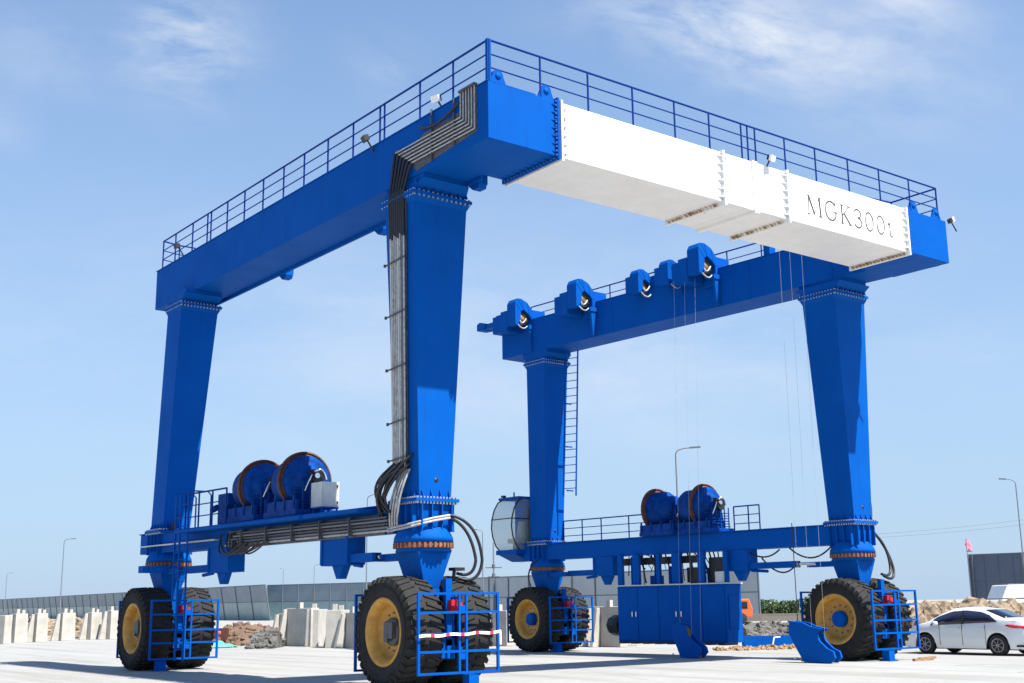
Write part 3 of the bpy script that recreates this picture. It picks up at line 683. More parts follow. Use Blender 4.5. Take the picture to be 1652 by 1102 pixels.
for y in (8.75, 3.25, -1.05):
    mb = MB(); mb.box(.66, .92, y-.2, y+.2, 11.46, 12.6); mb.prism([(y-.2, 11.46), (y+.2, 11.46), (y+.08, 11.36), (y-.16, 11.36)], .68, .90); part(mb, 'sheave_bracket', M['blue'])

# --- winches
def winch(xf, y, front):
    """front=False: flange at the far end with the drum towards the camera side; True: drum behind, gear cover in front"""
    x = xf(y)-.10; zc = 4.93
    fl = MB(); fl.lathe([(y-.03, 0), (y-.03, .77), (y+.03, .77), (y+.03, 0)], 44, 'y', c=(x, 0, zc)); fl.lathe([(y-.05, .73), (y-.05, .77), (y-.03, .77)], 44, 'y', c=(x, 0, zc))
    o = part(fl, 'winch_flange', M['rustred'])
    dr = MB()
    if front:
        dr.lathe([(y-.052, .65), (y-.16, .65), (y-.22, .62), (y-.24, .52), (y-.25, .40), (y-.40, .36), (y-.44, .30), (y-.45, .0)], 40, 'y', c=(x, 0, zc))
        dr.lathe([(y+.03, .60), (y+.70, .60), (y+.78, .56), (y+.80, 0)], 36, 'y', c=(x, 0, zc)); L0, L1 = .42, .95
    else:
        dr.lathe([(y-.052, .62), (y-.50, .61), (y-.56, .58), (y-.58, .50), (y-.62, .46), (y-.90, .45), (y-.98, .38), (y-1.0, 0)], 40, 'y', c=(x, 0, zc)); L0, L1 = 1.05, .2
        for k in range(8): yy = y-.10-.05*k; dr.lathe([(yy, .618), (yy-.02, .632), (yy-.04, .618)], 36, 'y', c=(x, 0, zc))
    part(dr, 'winch_drum', M['blue_dark'], o)
    pd = MB(); pd.prism([(x-.42, 4.15), (x+.42, 4.15), (x+.17, zc+.12), (x-.17, zc+.12)], y-L0-.1, y-L0, 'y'); pd.prism([(x-.42, 4.15), (x+.42, 4.15), (x+.16, zc+.1), (x-.16, zc+.1)], y+L1-.1, y+L1, 'y')
    pd.box(x-.62, x+.62, y-L0-.3, y+L1+.1, 4.02, 4.16); pd.box(x-.60, x-.52, y-L0-.28, y+L1+.08, 4.16, 4.40)
    for k in range(4): yy = lerp(y-L0-.2, y+L1, k/3); pd.box(x-.63, x-.58, yy-.02, yy+.02, 4.16, 4.5)
    part(pd, 'winch_stand', M['blue_dark'], o)
    yf = y-L0-.1
    mo = MB(); mo.tube([(x+.02, yf, zc), (x+.02, yf-.22, zc)], .17, 16); mo.box(x-.15, x+.2, yf-.16, yf-.004, zc-.1, zc+.24); part(mo, 'winch_motor', M['black'], o)
    fg = MB(); fg.tube([(x-.05, yf-.22, zc+.08), (x-.05, yf-.27, zc+.08)], .07, 12); fg.tube(arc((x-.1, yf-.2, zc+.18), (x+.1, yf-.28, zc+.36), (x+.24, yf-.2, zc), 8), .032, 7); fg.tube(arc((x-.16, yf-.18, zc+.1), (x-.28, yf-.2, zc-.1), (x-.3, yf-.1, zc-.3), 8), .022, 7); part(fg, 'motor_fitting', M['chrome'], o)
    pp = MB()
    for k in range(6): pp.tube([(x-.55, yf-.08+.02*k, 4.22+.09*k), (x+.5, yf-.14+.02*k, 4.22+.09*k)], .018, 6)
    for k in range(5): pp.tube([(x-.4+.2*k, yf-.17, 4.10), (x-.4+.2*k, yf-.17, 4.85)], .022, 6)
    part(pp, 'winch_pipework', M['blue_dark'], o)
winch(lambda y: xlb(y)+.02, 7.15, True); winch(lambda y: xlb(y)+.0, 5.02, True)
winch(lambda y: xrb(y)+.02, 7.95, False); winch(lambda y: xrb(y)+.02, 5.80, True)
mb = MB(); mb.box(xlb(8.4)-.6, xlb(8.4)-.15, 8.1, 8.75, 4.03, 4.85); mb.tube([(xlb(8.4)-.6, 8.8, 4.5), (xlb(8.4)-.6, 9.1, 4.45)], .09, 8); part(mb, 'valve_stand', M['blue_dark'])
KX, KY = -.68, 3.62
mb = MB(); mb.box(KX, KX+.5, KY, KY+.55, 4.18, 4.80); cab_ = part(mb, 'control_cabinet', M['grey'], bevel=.01)
mb = MB(); mb.box(KX+.04, KX+.46, KY-.015, KY-.002, 4.22, 4.76); part(mb, 'cabinet_door', M['grey'], cab_)
for z in (4.26, 4.66): mb = MB(); mb.box(KX+.42, KX+.45, KY-.04, KY-.015, z, z+.06); part(mb, 'hinge', M['black'], cab_)
mb = MB(); mb.box(KX, KX+.5, KY+.02, KY+.5, 4.14, 4.178)
for x in (KX+.04, KX+.46):
    for y in (KY+.05, KY+.47): mb.box(x-.02, x+.02, y-.02, y+.02, 4.022, 4.14)
part(mb, 'cabinet_stand', M['blue'], cab_)
# small fittings on the leg feet
mb = MB(); mb.tube([(-.95, 12.3, 4.1), (-.95, 12.3, 4.32)], .06, 10); mb.box(-1.05, -.85, 12.25, 12.35, 4.09, 4.15); part(mb, 'warning_horn', M['black'])

# --- operator's cab
CX, CY0, CY1 = 13.55, 14.45, 15.75
prof = [(CX+.62, 5.86), (CX+.34, 5.72), (CX+.14, 5.42), (CX+.03, 5.05), (CX+.0, 4.70), (CX+.06, 4.35), (CX+.20, 4.02), (CX+.38, 3.84)]
cab = MB(); back = CX+1.25
cab.box(CX+.35, back, CY0, CY1, 5.80, 5.90); cab.box(CX+.2, back+.1, CY0, CY1, 3.66, 3.84); cab.box(back-.08, back, CY0, CY1, 3.84, 5.80); cab.prism([(CX+.25, 3.66), (back+.1, 3.66), (back+.1, 3.40), (CX+.9, 3.40)], CY0+.1, CY1-.1, 'y')
cb = part(cab, 'operator_cab', M['blue'], bevel=.02)
gm = MB(); gm.add([(a, CY0+.03, z) for a, z in prof]+[(a, CY1-.03, z) for a, z in prof], [(i, i+1, 8+i+1, 8+i) for i in range(7)], True); part(gm, 'windscreen', M['glass'], cb)
for yy in (CY0+.015, CY1-.015):
    gm = MB(); gm.add([(a, yy, z) for a, z in prof]+[(back, yy, 3.84), (back, yy, 5.8)], [tuple(range(9, -1, -1))]); part(gm, 'side_window', M['glass'], cb)
fr = MB()
for yy in (CY0, CY1): fr.tube([(a, yy, z) for a, z in prof], .028, 7)
fr.tube([(CX-.005, CY0, 5.03), (CX-.005, CY1, 5.03)], .022, 6); fr.tube([(CX+.0, CY0, 5.03), (back, CY0, 5.03)], .022, 6)
part(fr, 'window_frame', M['trim'], cb)
st = MB(); st.box(CX+.45, CX+.95, CY0+.35, CY0+.85, 4.1, 4.28); st.tube([(CX+.95, CY0+.6, 4.2), (CX+1.02, CY0+.6, 4.95)], [.24, .17], 12); st.box(CX+.6, CX+.8, CY0+.5, CY0+.7, 3.84, 4.1); part(st, 'cab_seat', M['seat'], cb)
st = MB(); st.tube([(CX+.3, CY0+.2, 5.86), (CX+.3, CY0+.2, 6.05)], .03); st.box(CX+.26, CX+.4, CY0+.85, CY0+1.0, 5.9, 5.98); st.box(CX+.9, back-.1, CY0+.1, CY0+.25, 4.0, 5.5); part(st, 'cab_fittings', M['trim'], cb)

# --- engine house slung under the right sill
d0 = Vector((xrb(9.4), 9.4, 0)); d1 = Vector((xrb(4.6), 4.6, 0))
eh = MB(); eh.obox((d1.x, d1.y), (d0.x, d0.y), -.72, .10, .44, 2.32); ehouse = part(eh, 'engine_house', M['blue'], bevel=.02)
dirn = (d0-d1).normalized(); rgt = Vector((dirn.y, -dirn.x, 0)); Le = (d0-d1).length
def eo(mb, s0, s1, o0, o1, z0, z1):
    a = d1+dirn*s0; b = d1+dirn*s1; mb.obox((a.x, a.y), (b.x, b.y), o0, o1, z0, z1)
for i in range(5):
    dm = MB(); eo(dm, .06+i*.95, .06+i*.95+.92, -.742, -.722, .50, 2.26); part(dm, 'house_door', M['blue'], ehouse, bevel=.004)
for s in (1.86, 2.08, 3.9, 4.08):
    hm = MB(); eo(hm, s, s+.03, -.775, -.742, 1.28, 1.45); part(hm, 'door_handle', M['chrome'], ehouse)
dm = MB(); eo(dm, -.03, -.004, -.60, -.08, .9, 1.95); part(dm, 'end_door', M['blue'], ehouse)
lm = MB(); eo(lm, -.04, Le+.04, -.76, .14, 2.321, 2.36); part(lm, 'house_roof', M['grey'], ehouse)
fm = MB()
for k in range(9): eo(fm, .2+k*.55, .45+k*.55, -.66, .05, .36, .438)
part(fm, 'skid', M['black'], ehouse)
for s, w in ((-.02, .16), (.95, .26), (2.0, .34), (2.9, .14), (3.85, .30), (4.65, .22)):
    pm = MB(); eo(pm, s, s+w, -.62, -.50, 2.36, 3.395); part(pm, 'house_hanger', M['blue'], ehouse)
for s in (.5, 1.6, 2.7, 3.6, 4.5): pm = MB(); eo(pm, s, s+.08, 0, .06, 2.36, 3.395); part(pm, 'house_hanger', M['blue'], ehouse)
pm = MB(); eo(pm, .4, .9, -.4, -.05, 2.40, 3.2); eo(pm, 1.35, 1.9, -.35, .0, 2.4, 2.9); eo(pm, 1.3, 4.9, -.3, -.22, 3.05, 3.3)
for k in range(7):
    a = d1+dirn*(.35+.3*k)+rgt*(-.3+.03*(k % 3)); b = a+dirn*random.uniform(-.3, .4); pm.tube([(a.x, a.y, 2.38), (b.x, b.y, 3.38)], .03, 6)
part(pm, 'machinery', M['black'], ehouse)
pm = MB(); rngm = random.Random(5)
for k in range(26):
    t_ = rngm.uniform(.1, 4.8); a = d1+dirn*t_+rgt*rngm.uniform(-.45, .0); b = a+dirn*rngm.uniform(-.5, .5)+rgt*rngm.uniform(-.1, .1); z_ = rngm.uniform(2.4, 3.0); pm.tube(arc((a.x, a.y, z_), ((a.x+b.x)/2, (a.y+b.y)/2, z_+rngm.uniform(-.1, .5)), (b.x, b.y, 3.38), 6), rngm.uniform(.012, .03), 6)
part(pm, 'machine_hoses', M['black'], ehouse)
for t_, w_, h_ in ((.7, .35, .5), (1.5, .3, .35), (2.45, .3, .6), (3.2, .4, .3)):
    pm = MB(); eo(pm, t_, t_+w_, -.32, -.05, 2.37, 2.37+h_); part(pm, 'pump_unit', M['blue_dark'], ehouse)
pm = MB()
for s in (3.95, 4.35): eo(pm, s, s+.04, -.44, -.40, 2.36, 3.35)
for k in range(5): eo(pm, 3.95, 4.39, -.43, -.41, 2.5+.17*k, 2.53+.17*k)
part(pm, 'roof_ladder', M['blue'], ehouse)
pm = MB(); eo(pm, .1, .45, -.66, -.4, 2.37, 2.72); part(pm, 'filter_box', M['grey'], ehouse)
pm = MB(); c = d0+rgt*-.45; pm.lathe([(9.42, .0), (9.42, .30), (9.55, .36), (9.85, .36), (9.98, .28), (9.98, 0)], 8, 'y', False, c=(c.x, 0, .98)); part(pm, 'exhaust_tank', M['black'], ehouse)

# --- floodlights
def flood(p, d, lit=True):
    mb = MB(); p = Vector(p); d = Vector(d).normalized(); mb.bar(p, p+d*.07, .22, .15); o = part(mb, 'floodlight', M['lampwhite'] if lit else M['black'])
    b = MB(); b.bar(p-d*.07, p-d*.002, .20, .13); b.tube([p-d*.02, p+Vector((.25, 0, -.3)) if abs(d.x) > .3 else p+Vector((0, .25, -.3))], .022, 6); part(b, 'lamp_bracket', M['black'], o)
flood((-.78, -1.6, 13.08), (-1, -.3, -.35)); flood((-.9, 1.35, 13.05), (-.9, .2, -.5), False); flood((-.85, 13.3, 13.25), (-1, 0, -.3), False)
flood((8.45, YF-.15, 13.08), (.2, -1, -.35)); flood((16.75, YF-.05, 12.95), (.8, -.5, .3))
# radio whip on the near right guard
mb = MB(); mb.tube([(14.62, 1.6, .35), (14.62, 1.6, 4.1)], .014, 6); part(mb, 'whip_antenna', M['trim'])
# barrier tape tied across the near left guard
tp = empty('barrier_tape', (LEGS['NL'][2], -1.39, 0)); tag(tp, 'red and white barrier tape tied across the wheel guard of the nearest leg', 'tape')
tw = MB(); n = 22; zt_ = lambda f: 1.12+.012*math.sin(f*20)+.05*f
for i in range(n):
    a, b = lerp(-1.02, 1.10, i/n), lerp(-1.02, 1.10, (i+1)/n); za, zb_ = zt_(i/n), zt_((i+1)/n)
    tw.hexa([(a, -.006, za-.03), (b, -.006, zb_-.03), (b, .0, zb_-.03), (a, .0, za-.03)], [(a, -.006, za+.03), (b, -.006, zb_+.03), (b, .0, zb_+.03), (a, .0, za+.03)])
    if i % 4 == 3:
        rd = MB(); rd.hexa([(a, -.010, za-.032), (b, -.010, zb_-.032), (b, -.0065, zb_-.032), (a, -.0065, za-.032)], [(a, -.010, za+.032), (b, -.010, zb_+.032), (b, -.0065, zb_+.032), (a, -.0065, za+.032)]); rd.build('red_stripe', M['tapered'], tp)
tw.box(1.06, 1.10, -.03, .03, .90, 1.2); tw.build('tape_band', M['tapewhite'], tp)

# ------------------------------------------------------------------ hook blocks on the ground
def hook(loc, poly, rope_xy, ztop, label, x1, hole):
    o = empty('hook_block', (loc[0], loc[1], 0)); tag(o, label, 'hook block', 'hook blocks resting on the yard')
    for dx in (0, .28):
        mb = MB(); mb.prism([(y-loc[1], z) for y, z in poly], dx, dx+.07); mb.build('side_plate', M['blue'], o, bevel=.012)
    mb = MB(); ys = [p[0] for p in poly]; zs = [p[1] for p in poly]; cy, cz = hole[0]-loc[1], hole[1]
    mb.lathe([(.09, 0), (.09, .30), (.16, .22), (.24, .22), (.32, .30), (.32, 0)], 24, 'x', c=(0, cy, cz)); mb.build('sheave', M['yellow'], o)
    mb = MB(); mb.box(.075, .335, min(ys)-loc[1]+.25, max(ys)-loc[1]-.35, .03, .16); mb.build('spacer', M['rust'], o)
    mb = MB(); mb.lathe([(-.02, 0), (-.02, .035), (.0, .035)], 10, 'x', c=(0, poly[0][0]-loc[1]+.3, .12)); mb.build('pin', M['chrome'], o)
    for s in rope_xy:
        mb = MB(); mb.tube([(s[0]-loc[0], s[1]-loc[1], s[2]), (s[0]-loc[0]+s[3], s[1]-loc[1], ztop)], .0035, 5); mb.build('wire_rope', M['pipe'], o)
hook((13.3, 4.9), [(5.35, .02), (4.62, .02), (4.42, .20), (4.48, .36), (4.72, .50), (5.0, .72), (5.12, 1.02), (5.35, 1.10), (5.62, 1.04), (5.70, .70), (5.5, .35)], [(13.5, 5.0, .75, .4), (13.5, 5.5, .95, .4), (13.6, 4.7, .45, .5)], 12.6,
     'blue steel hook block on the ground in front of the engine house', 14, (5.35, .75))
hook((13.2, -.3), [(.30, .02), (-.66, .02), (-.82, .16), (-.76, .34), (-.55, .42), (-.30, .62), (-.20, .84), (-.42, .95), (.0, 1.02), (.25, 1.12), (.75, 1.18), (.80, .85), (.62, .5)], [(13.4, .1, .95, .1), (13.4, .5, 1.1, .1), (13.4, -.35, .7, .1)], 12.7,
     'blue steel hook block leaning by the ochre rim of the near right wheel', 14, (.2, .75))
# long timbers and slots on the slab
for i, (x, y, L_, a) in enumerate(((17.0, -1.2, 1.1, .2), (16.2, -1.6, .8, -.1))):
    mb = MB(); mb.box(-L_/2, L_/2, -.05, .05, .0, .07); tag(mb.build('timber_batten', M['rust'], loc=(x, y, 0), rot=(0, 0, a)), ['short brown timber lying by the near right wheel guard, the longer one', 'short brown timber lying by the near right wheels, the shorter one'][i], 'timber')
sl = MB()
for (x, y, L_, a) in ((-1.6, -6.2, .9, -.64), (1.0, -7.0, .8, -.64), (12.9, -7.0, 1.0, -.64), (14.8, -4.0, .8, -.64), (6.0, -5.5, .6, -.6)):
    sl.m = Matrix.Translation((x, y, 0)) @ Matrix.Rotation(a, 4, 'Z'); sl.box(-L_/2, L_/2, -.012, .012, 0, .004)
sl.m = Matrix(); tag(sl.build('slab_slots', M['post']), kind='structure')

# ------------------------------------------------------------------ background helpers
def gp(u, d, z=0.):
    """point at view distance d under picture column u"""
    q = rt*((u-826)/FPX)+fw-up*((987.1-.01365*u-551)/FPX); q.z = 0; h = Vector((fw.x, fw.y, 0)).normalized()
    q = q*(d/q.dot(h)); return Vector((CAM.x+q.x, CAM.y+q.y, z))
# precast blocks
def block(u, d, w, h, dep, rz, label, posts=2, lean=.025):
    p = gp(u, d); o = empty('concrete_block', p, rz); tag(o, label, 'concrete block', 'precast concrete blocks standing along the yard edge')
    mb = MB(); mb.hexa([(-w/2-lean, -dep/2, 0), (w/2, -dep/2, 0), (w/2, dep/2, 0), (-w/2-lean, dep/2, 0)], [(-w/2+lean, -dep/2+.06, h), (w/2-.02, -dep/2+.06, h), (w/2-.02, dep/2-.06, h), (-w/2+lean, dep/2-.06, h)])
    mb.hexa([(-w/2-.5, dep/2-.22, 0), (-w/2-lean-.02, dep/2-.22, 0), (-w/2-lean-.02, dep/2-.02, 0), (-w/2-.5, dep/2-.02, 0)], [(-w/2-.16, dep/2-.22, h*.97), (-w/2+lean-.03, dep/2-.22, h*.97), (-w/2+lean-.03, dep/2-.08, h*.97), (-w/2-.16, dep/2-.08, h*.97)])
    mb.build('block_body', M['concrete'], o, bevel=.02)
    for k in range(posts):
        pm = MB(); x = -w*.22+k*w*.42; pm.box(x-.09, x+.09, -.1, .1, h-.01, h+.26-.05*k); pm.build('lifting_post', M['concrete'], o)
BL = [(33, 64, .80, 1.62, .55, .25, 'pale concrete block at the left picture edge, first of the left row', 2),
      (67, 65, .72, 1.62, .5, .2, 'pale concrete block, second from the left in the left row', 2),
      (110, 67, .86, 1.62, .5, .15, 'pale concrete block, third from the left, beside the brown gap in the row', 2),
      (153, 69, .80, 1.62, .6, .3, 'pale concrete block, fourth from the left in the left row', 2),
      (183, 69, .70, 1.72, .6, .3, 'pale concrete block just left of the far left wheel', 1),
      (6, 62, .5, 1.55, 1.0, .4, 'narrow tan concrete block cut by the left picture edge', 0),
      (462, 58, .75, 1.45, .8, .2, 'low pale concrete block on the left of the middle group', 0),
      (488, 52, .60, 1.72, 2.2, .1, 'tall pale concrete block with one post, left of the near left wheel', 1),
      (512, 52, .75, 1.66, 1.8, -.75, 'grey seamed concrete block between two pale ones left of the near wheel', 1),
      (546, 50, .85, 1.62, 1.8, -.75, 'seamed concrete block with two posts just behind the near left wheel guard', 2),
      (572, 49, .45, 1.5, 1.2, .1, 'narrow pale concrete block half hidden by the near left tyre', 1),
      (748, 49, .5, 1.55, 1.2, .1, 'pale concrete block seen behind the nearest leg fork', 1),
      (808, 49, .5, 1.5, 1.2, .1, 'pale concrete block between the nearest and the far right wheels', 1),
      (972, 47, .45, 1.62, 1.3, .2, 'narrow pale concrete block right of the far right wheel guard', 0),
      (986, 46, .55, 1.62, 1.3, .1, 'pale concrete block with a white post, left of the engine house', 1),
      (1008, 47, .8, 1.55, 1.2, -.5, 'tan concrete block partly hidden by the exhaust tank of the engine house', 1)]
for b in BL: block(b[0], b[1]*1.11, b[2]*(.98 if b[0] < 200 else .8), *b[3:])

# rocks and rubble
def rock(mb, c, s, rng):
    bm = bmesh.new(); bmesh.ops.create_icosphere(bm, subdivisions=1, radius=1)
    q = Matrix.Rotation(rng.uniform(0, 6), 4, 'Z') @ Matrix.Rotation(rng.uniform(0, 6), 4, 'X'); sc = Vector((rng.uniform(.7, 1.4), rng.uniform(.7, 1.2), rng.uniform(.55, .9)))
    vs = [Vector(c)+q @ Vector((v.co.x*sc.x, v.co.y*sc.y, v.co.z*sc.z))*s*rng.uniform(.62, 1.15) for v in bm.verts]
    mb.add(vs, [tuple(v.index for v in f.verts) for f in bm.faces]); bm.free()
def bank(name, us, ds, hs, width, n, smin, smax, m, label, seed, flat=0., cat='rocks'):
    rng = random.Random(seed); mb = MB(); K = len(us)-1
    P = [gp(u, d) for u, d in zip(us, ds)]; h_ = Vector((fw.x, fw.y, 0)).normalized()
    core = []                                   # solid mound below the stones
    for i in range(K):
        a, b = P[i], P[i+1]; f = h_*width
        mb.hexa([a-f*.5, b-f*.5, b+f*.5, a+f*.5], [a-f*.1+Vector((0, 0, hs[i]*.82)), b-f*.1+Vector((0, 0, hs[i+1]*.82)), b+f*.1+Vector((0, 0, hs[i+1]*.82)), a+f*.1+Vector((0, 0, hs[i]*.82))])
    for _ in range(n):
        t = rng.uniform(0, K); i = min(int(t), K-1); t -= i; c = P[i].lerp(P[i+1], t); H = lerp(hs[i], hs[i+1], t)
        v = rng.uniform(-.5, .35); c = c+h_*(width*v); z = H*max(0, 1-abs(v)*1.9)*.85; s = rng.uniform(smin, smax)
        rock(mb, (c.x, c.y, z+s*.15), s, rng)
    return tag(mb.build(name, m), label, cat, kind='stuff')
bank('rock_pile', [1440, 1480, 1530, 1580, 1630, 1680, 1740], [50, 50, 51, 53, 56, 60, 64], [1.4, 1.62, 1.6, 1.5, 1.45, 1.3, 1.1], 7, 1300, .12, .50, M['rock'], 'long pile of tan quarry rocks behind the white car', 3)
bank('rubble_bank', [-60, 40, 130, 200, 300], [84, 84, 84, 84, 84], [1.2, 1.25, 1.2, 1.1, .9], 8, 380, .15, .5, M['rock'], 'tan rubble bank behind the left row of concrete blocks', 4)
bank('soil_heap', [335, 375, 410, 445, 470], [60, 62, 62, 62, 62], [.5, 1.0, 1.15, .85, .6], 5, 260, .08, .28, M['soil'], 'reddish soil and rubble heap between the two groups of concrete blocks', 5, cat='soil heap')
bank('stone_mound', [1195, 1240, 1290, 1340], [59, 60, 60, 60], [.78, .80, .78, .7], 4, 420, .08, .26, M['rockgrey'], 'low grey rubble mound right of the engine house', 6)
bank('debris_strip', [1150, 1200, 1250, 1300], [46, 46, 46.5, 47], [.08, .10, .12, .1], 1.2, 140, .03, .12, M['rust'], 'strip of brown debris on the slab below the grey mound', 8, cat='debris')
bank('dark_rubble', [410, 430, 452], [56, 56, 56], [.75, .85, .8], 2.5, 160, .08, .2, M['rockgrey'], 'dark grey rubble just left of the middle concrete blocks', 9)
# green netting
mb = MB(); nn = 12; c = gp(350, 57); vs = []; 
for i in range(nn+1):
    for j in range(nn+1): vs.append((c.x-.9+1.8*i/nn, c.y-.5+1.0*j/nn, max(.0, .30*math.exp(-((i/nn-.5)**2+(j/nn-.5)**2)*6)+random.uniform(-.05, .06))))
mb.add(vs, [(i*(nn+1)+j, (i+1)*(nn+1)+j, (i+1)*(nn+1)+j+1, i*(nn+1)+j+1) for i in range(nn) for j in range(nn)], True)
tag(mb.build('debris_net', M['net']), 'crumpled green debris netting beside the reddish soil heap', 'netting')
# rusty box with a lamp
p = gp(352, 60); o = empty('rusty_bin', p, -.6); tag(o, 'rusty open steel bin standing behind the far left wheels', 'bin')
mb = MB(); mb.box(-.5, .5, -.35, -.3, .25, .82); mb.box(-.5, -.45, -.3, .35, .25, .82); mb.box(.45, .5, -.3, .35, .25, .82); mb.box(-.45, .45, .3, .35, .25, .82); mb.box(-.45, .45, -.3, .3, .25, .3); mb.box(-.45, -.38, -.3, -.2, 0, .25); mb.box(.38, .45, -.3, -.2, 0, .25); mb.box(-.45, -.38, .2, .3, 0, .25); mb.box(.38, .45, .2, .3, 0, .25); mb.build('bin_body', M['rustred'], o)
mb = MB(); mb.lathe([(-.36, 0), (-.36, .09), (-.31, .11)], 12, 'y', c=(.15, 0, .6)); mb.build('bin_lamp', M['orange'], o)
# blue trough right of the engine house
p = gp(1248, 49.5); o = MB(); o.m = Matrix.Rotation(-.66, 4, 'Z'); o.box(-1.3, 1.3, -.3, -.24, .02, .40); o.box(-1.3, 1.3, .24, .3, .02, .40); o.box(-1.3, -1.24, -.24, .24, .02, .4); o.box(1.24, 1.3, -.24, .24, .02, .4); o.box(-1.24, 1.24, -.24, .24, .02, .08); o.m = Matrix(); o.box(-1.0, -.8, -.0, .2, 0, .02)
tag(o.build('blue_trough', M['blue'], loc=p), 'long low blue steel trough in front of the grey rubble mound', 'trough')
p = gp(1246, 48.6); mb = MB(); mb.tube([(-.15, 0, .0), (.1, .1, .36), (.35, 0, .37)], .025, 6); tag(mb.build('white_pipe', M['tarp'], loc=p), 'bent white pipe leaning on the low blue trough', 'pipe')
# orange lorry cab, half hidden
p = gp(1193, 98); o = empty('orange_lorry', p, -.64); tag(o, 'orange lorry with a pale bed, half hidden behind the engine house', 'lorry')
mb = MB(); mb.prism([(-.9, .55), (.75, .55), (.8, 1.2), (.55, 1.95), (-.9, 1.95)], -1.05, 1.05, 'y'); mb.build('lorry_cab', M['orange'], o, bevel=.06, loc=(0, 0, 0))
mb = MB(); mb.prism([(.785, 1.25), (.60, 1.85), (.575, 1.85), (.76, 1.25)], -.9, .9, 'y'); mb.box(-.5, .4, -1.07, -1.055, 1.2, 1.75); mb.box(-.5, .4, 1.055, 1.07, 1.2, 1.75); mb.build('lorry_window', M['carglass'], o)
for x in (-.1, -3.0):
    for y in (-.95, .95): mb = MB(); mb.lathe([(y-.13, 0), (y-.13, .40), (y-.1, .45), (y+.1, .45), (y+.13, .40), (y+.13, 0)], 20, 'y', c=(x, 0, .45)); mb.build('lorry_wheel', M['cartyre'], o)
mb = MB(); mb.box(-4.6, -1.0, -1.05, 1.05, .8, .95); mb.box(-4.6, -1.05, -1.05, -.98, .95, 1.35); mb.box(-4.6, -1.05, .98, 1.05, .95, 1.35); mb.build('lorry_bed', M['tarp'], o)

# noise barrier in the distance
def barrier(u0, d0_, u1, d1_, n, lab, up_m, low_m, H=5., lean=.0):
    a, b = gp(u0, d0_), gp(u1, d1_); o = empty('noise_barrier', a); tag(o, lab, 'barrier wall', None)
    v = b-a; L_ = v.length; e = v/L_; r_ = Vector((e.y, -e.x, 0))*lean
    def pan(z0, z1, m, nm, off=0.):
        mb = MB(); q = Vector((e.y, -e.x, 0))*.05
        A0 = r_*(z0/H); A1 = r_*(z1/H)
        mb.hexa([A0-q, v+A0-q, v+A0+q, A0+q], [Vector((0, 0, z1-z0))+A1-q, v+A1-q+Vector((0, 0, z1-z0)), v+A1+q+Vector((0, 0, z1-z0)), A1+q+Vector((0, 0, z1-z0))])
        mb.build(nm, m, o, loc=(0, 0, z0))
    pan(.0, H*.52, low_m, 'lower_panel'); pan(H*.535, H, up_m, 'upper_panel')
    mb = MB(); mb.bar(Vector((0, 0, H*.527))+r_*.53, v+Vector((0, 0, H*.527))+r_*.53, .12, .1); mb.bar(Vector((0, 0, H+.03))+r_, v+Vector((0, 0, H+.03))+r_, .16, .12); mb.build('barrier_rail', M['post'], o)
    p0_ = None; pm = MB(); q = Vector((e.y, -e.x, 0)).normalized()*.07; pm.bar(q, r_+q+Vector((0, 0, H+.05)), .14, .14)
    for k in range(n+1):
        if p0_ is None: p0_ = x = pm.build('barrier_post', M['post'], o)
        else: x = p0_.copy(); col.objects.link(x); x.parent = o
        x.location = v*(k/n)
barrier(-60, 395, 437, 178, 42, 'long receding grey and teal noise barrier wall on the left horizon', M['panelup'], M['panellow'], 5, 0.9)
barrier(431, 182, 700, 166, 10, 'grey and teal noise barrier section behind the middle concrete blocks', M['panelup'], M['panellow'], 5)
barrier(702, 160, 1226, 118, 14, 'pale grey noise barrier wall behind the far right leg and engine house', M['panelpale'], M['panelpale'], 5)
# slate steel wall at right
a, b = gp(1570, 95), gp(1740, 90); o = empty('steel_sheet_wall', a); tag(o, 'slate grey sheet steel wall at the right picture edge', 'sheet wall')
v = b-a; q = Vector((v.y, -v.x, 0)).normalized()*.15
for z0_, z1_ in ((.0, 1.4), (1.44, 3.22), (3.26, 5.0)):
    mb = MB(); mb.hexa([-q, v-q, v+q, q], [Vector((0, 0, z1_-z0_))-q, v-q+Vector((0, 0, z1_-z0_)), v+q+Vector((0, 0, z1_-z0_)), q+Vector((0, 0, z1_-z0_))]); mb.build('wall_sheet', M['steelwall'], o, loc=(0, 0, z0_))
mb = MB()
for z in (1.42, 3.24, 5.04): mb.bar(Vector((0, 0, z)), v+Vector((0, 0, z)), .34, .08)
for t in (0, .035): mb.bar(v*t+q*1.3, v*t+q*1.3+Vector((0, 0, 5.08)), .10, .10)
for t in (.52, 1.): mb.bar(v*t+q*1.3, v*t+q*1.3+Vector((0, 0, 5.02)), .09, .09)
mb.build('wall_post', M['post'], o)
for t in (.15, .29, .43, .7, .85):
    mb = MB(); mb.bar(v*t+q*1.05, v*t+q*1.05+Vector((0, 0, 5.0)), .03, .03); mb.build('sheet_seam', M['steelwall'], o)
mb = MB(); mb.lathe([(0, 0), (0, .1), (.05, .1)], 10, 'y', c=(v*.05-q)); mb.v = [(x, y-.22, z+2.0) for x, y, z in mb.v]; mb.build('vent_hole', M['black'], o)
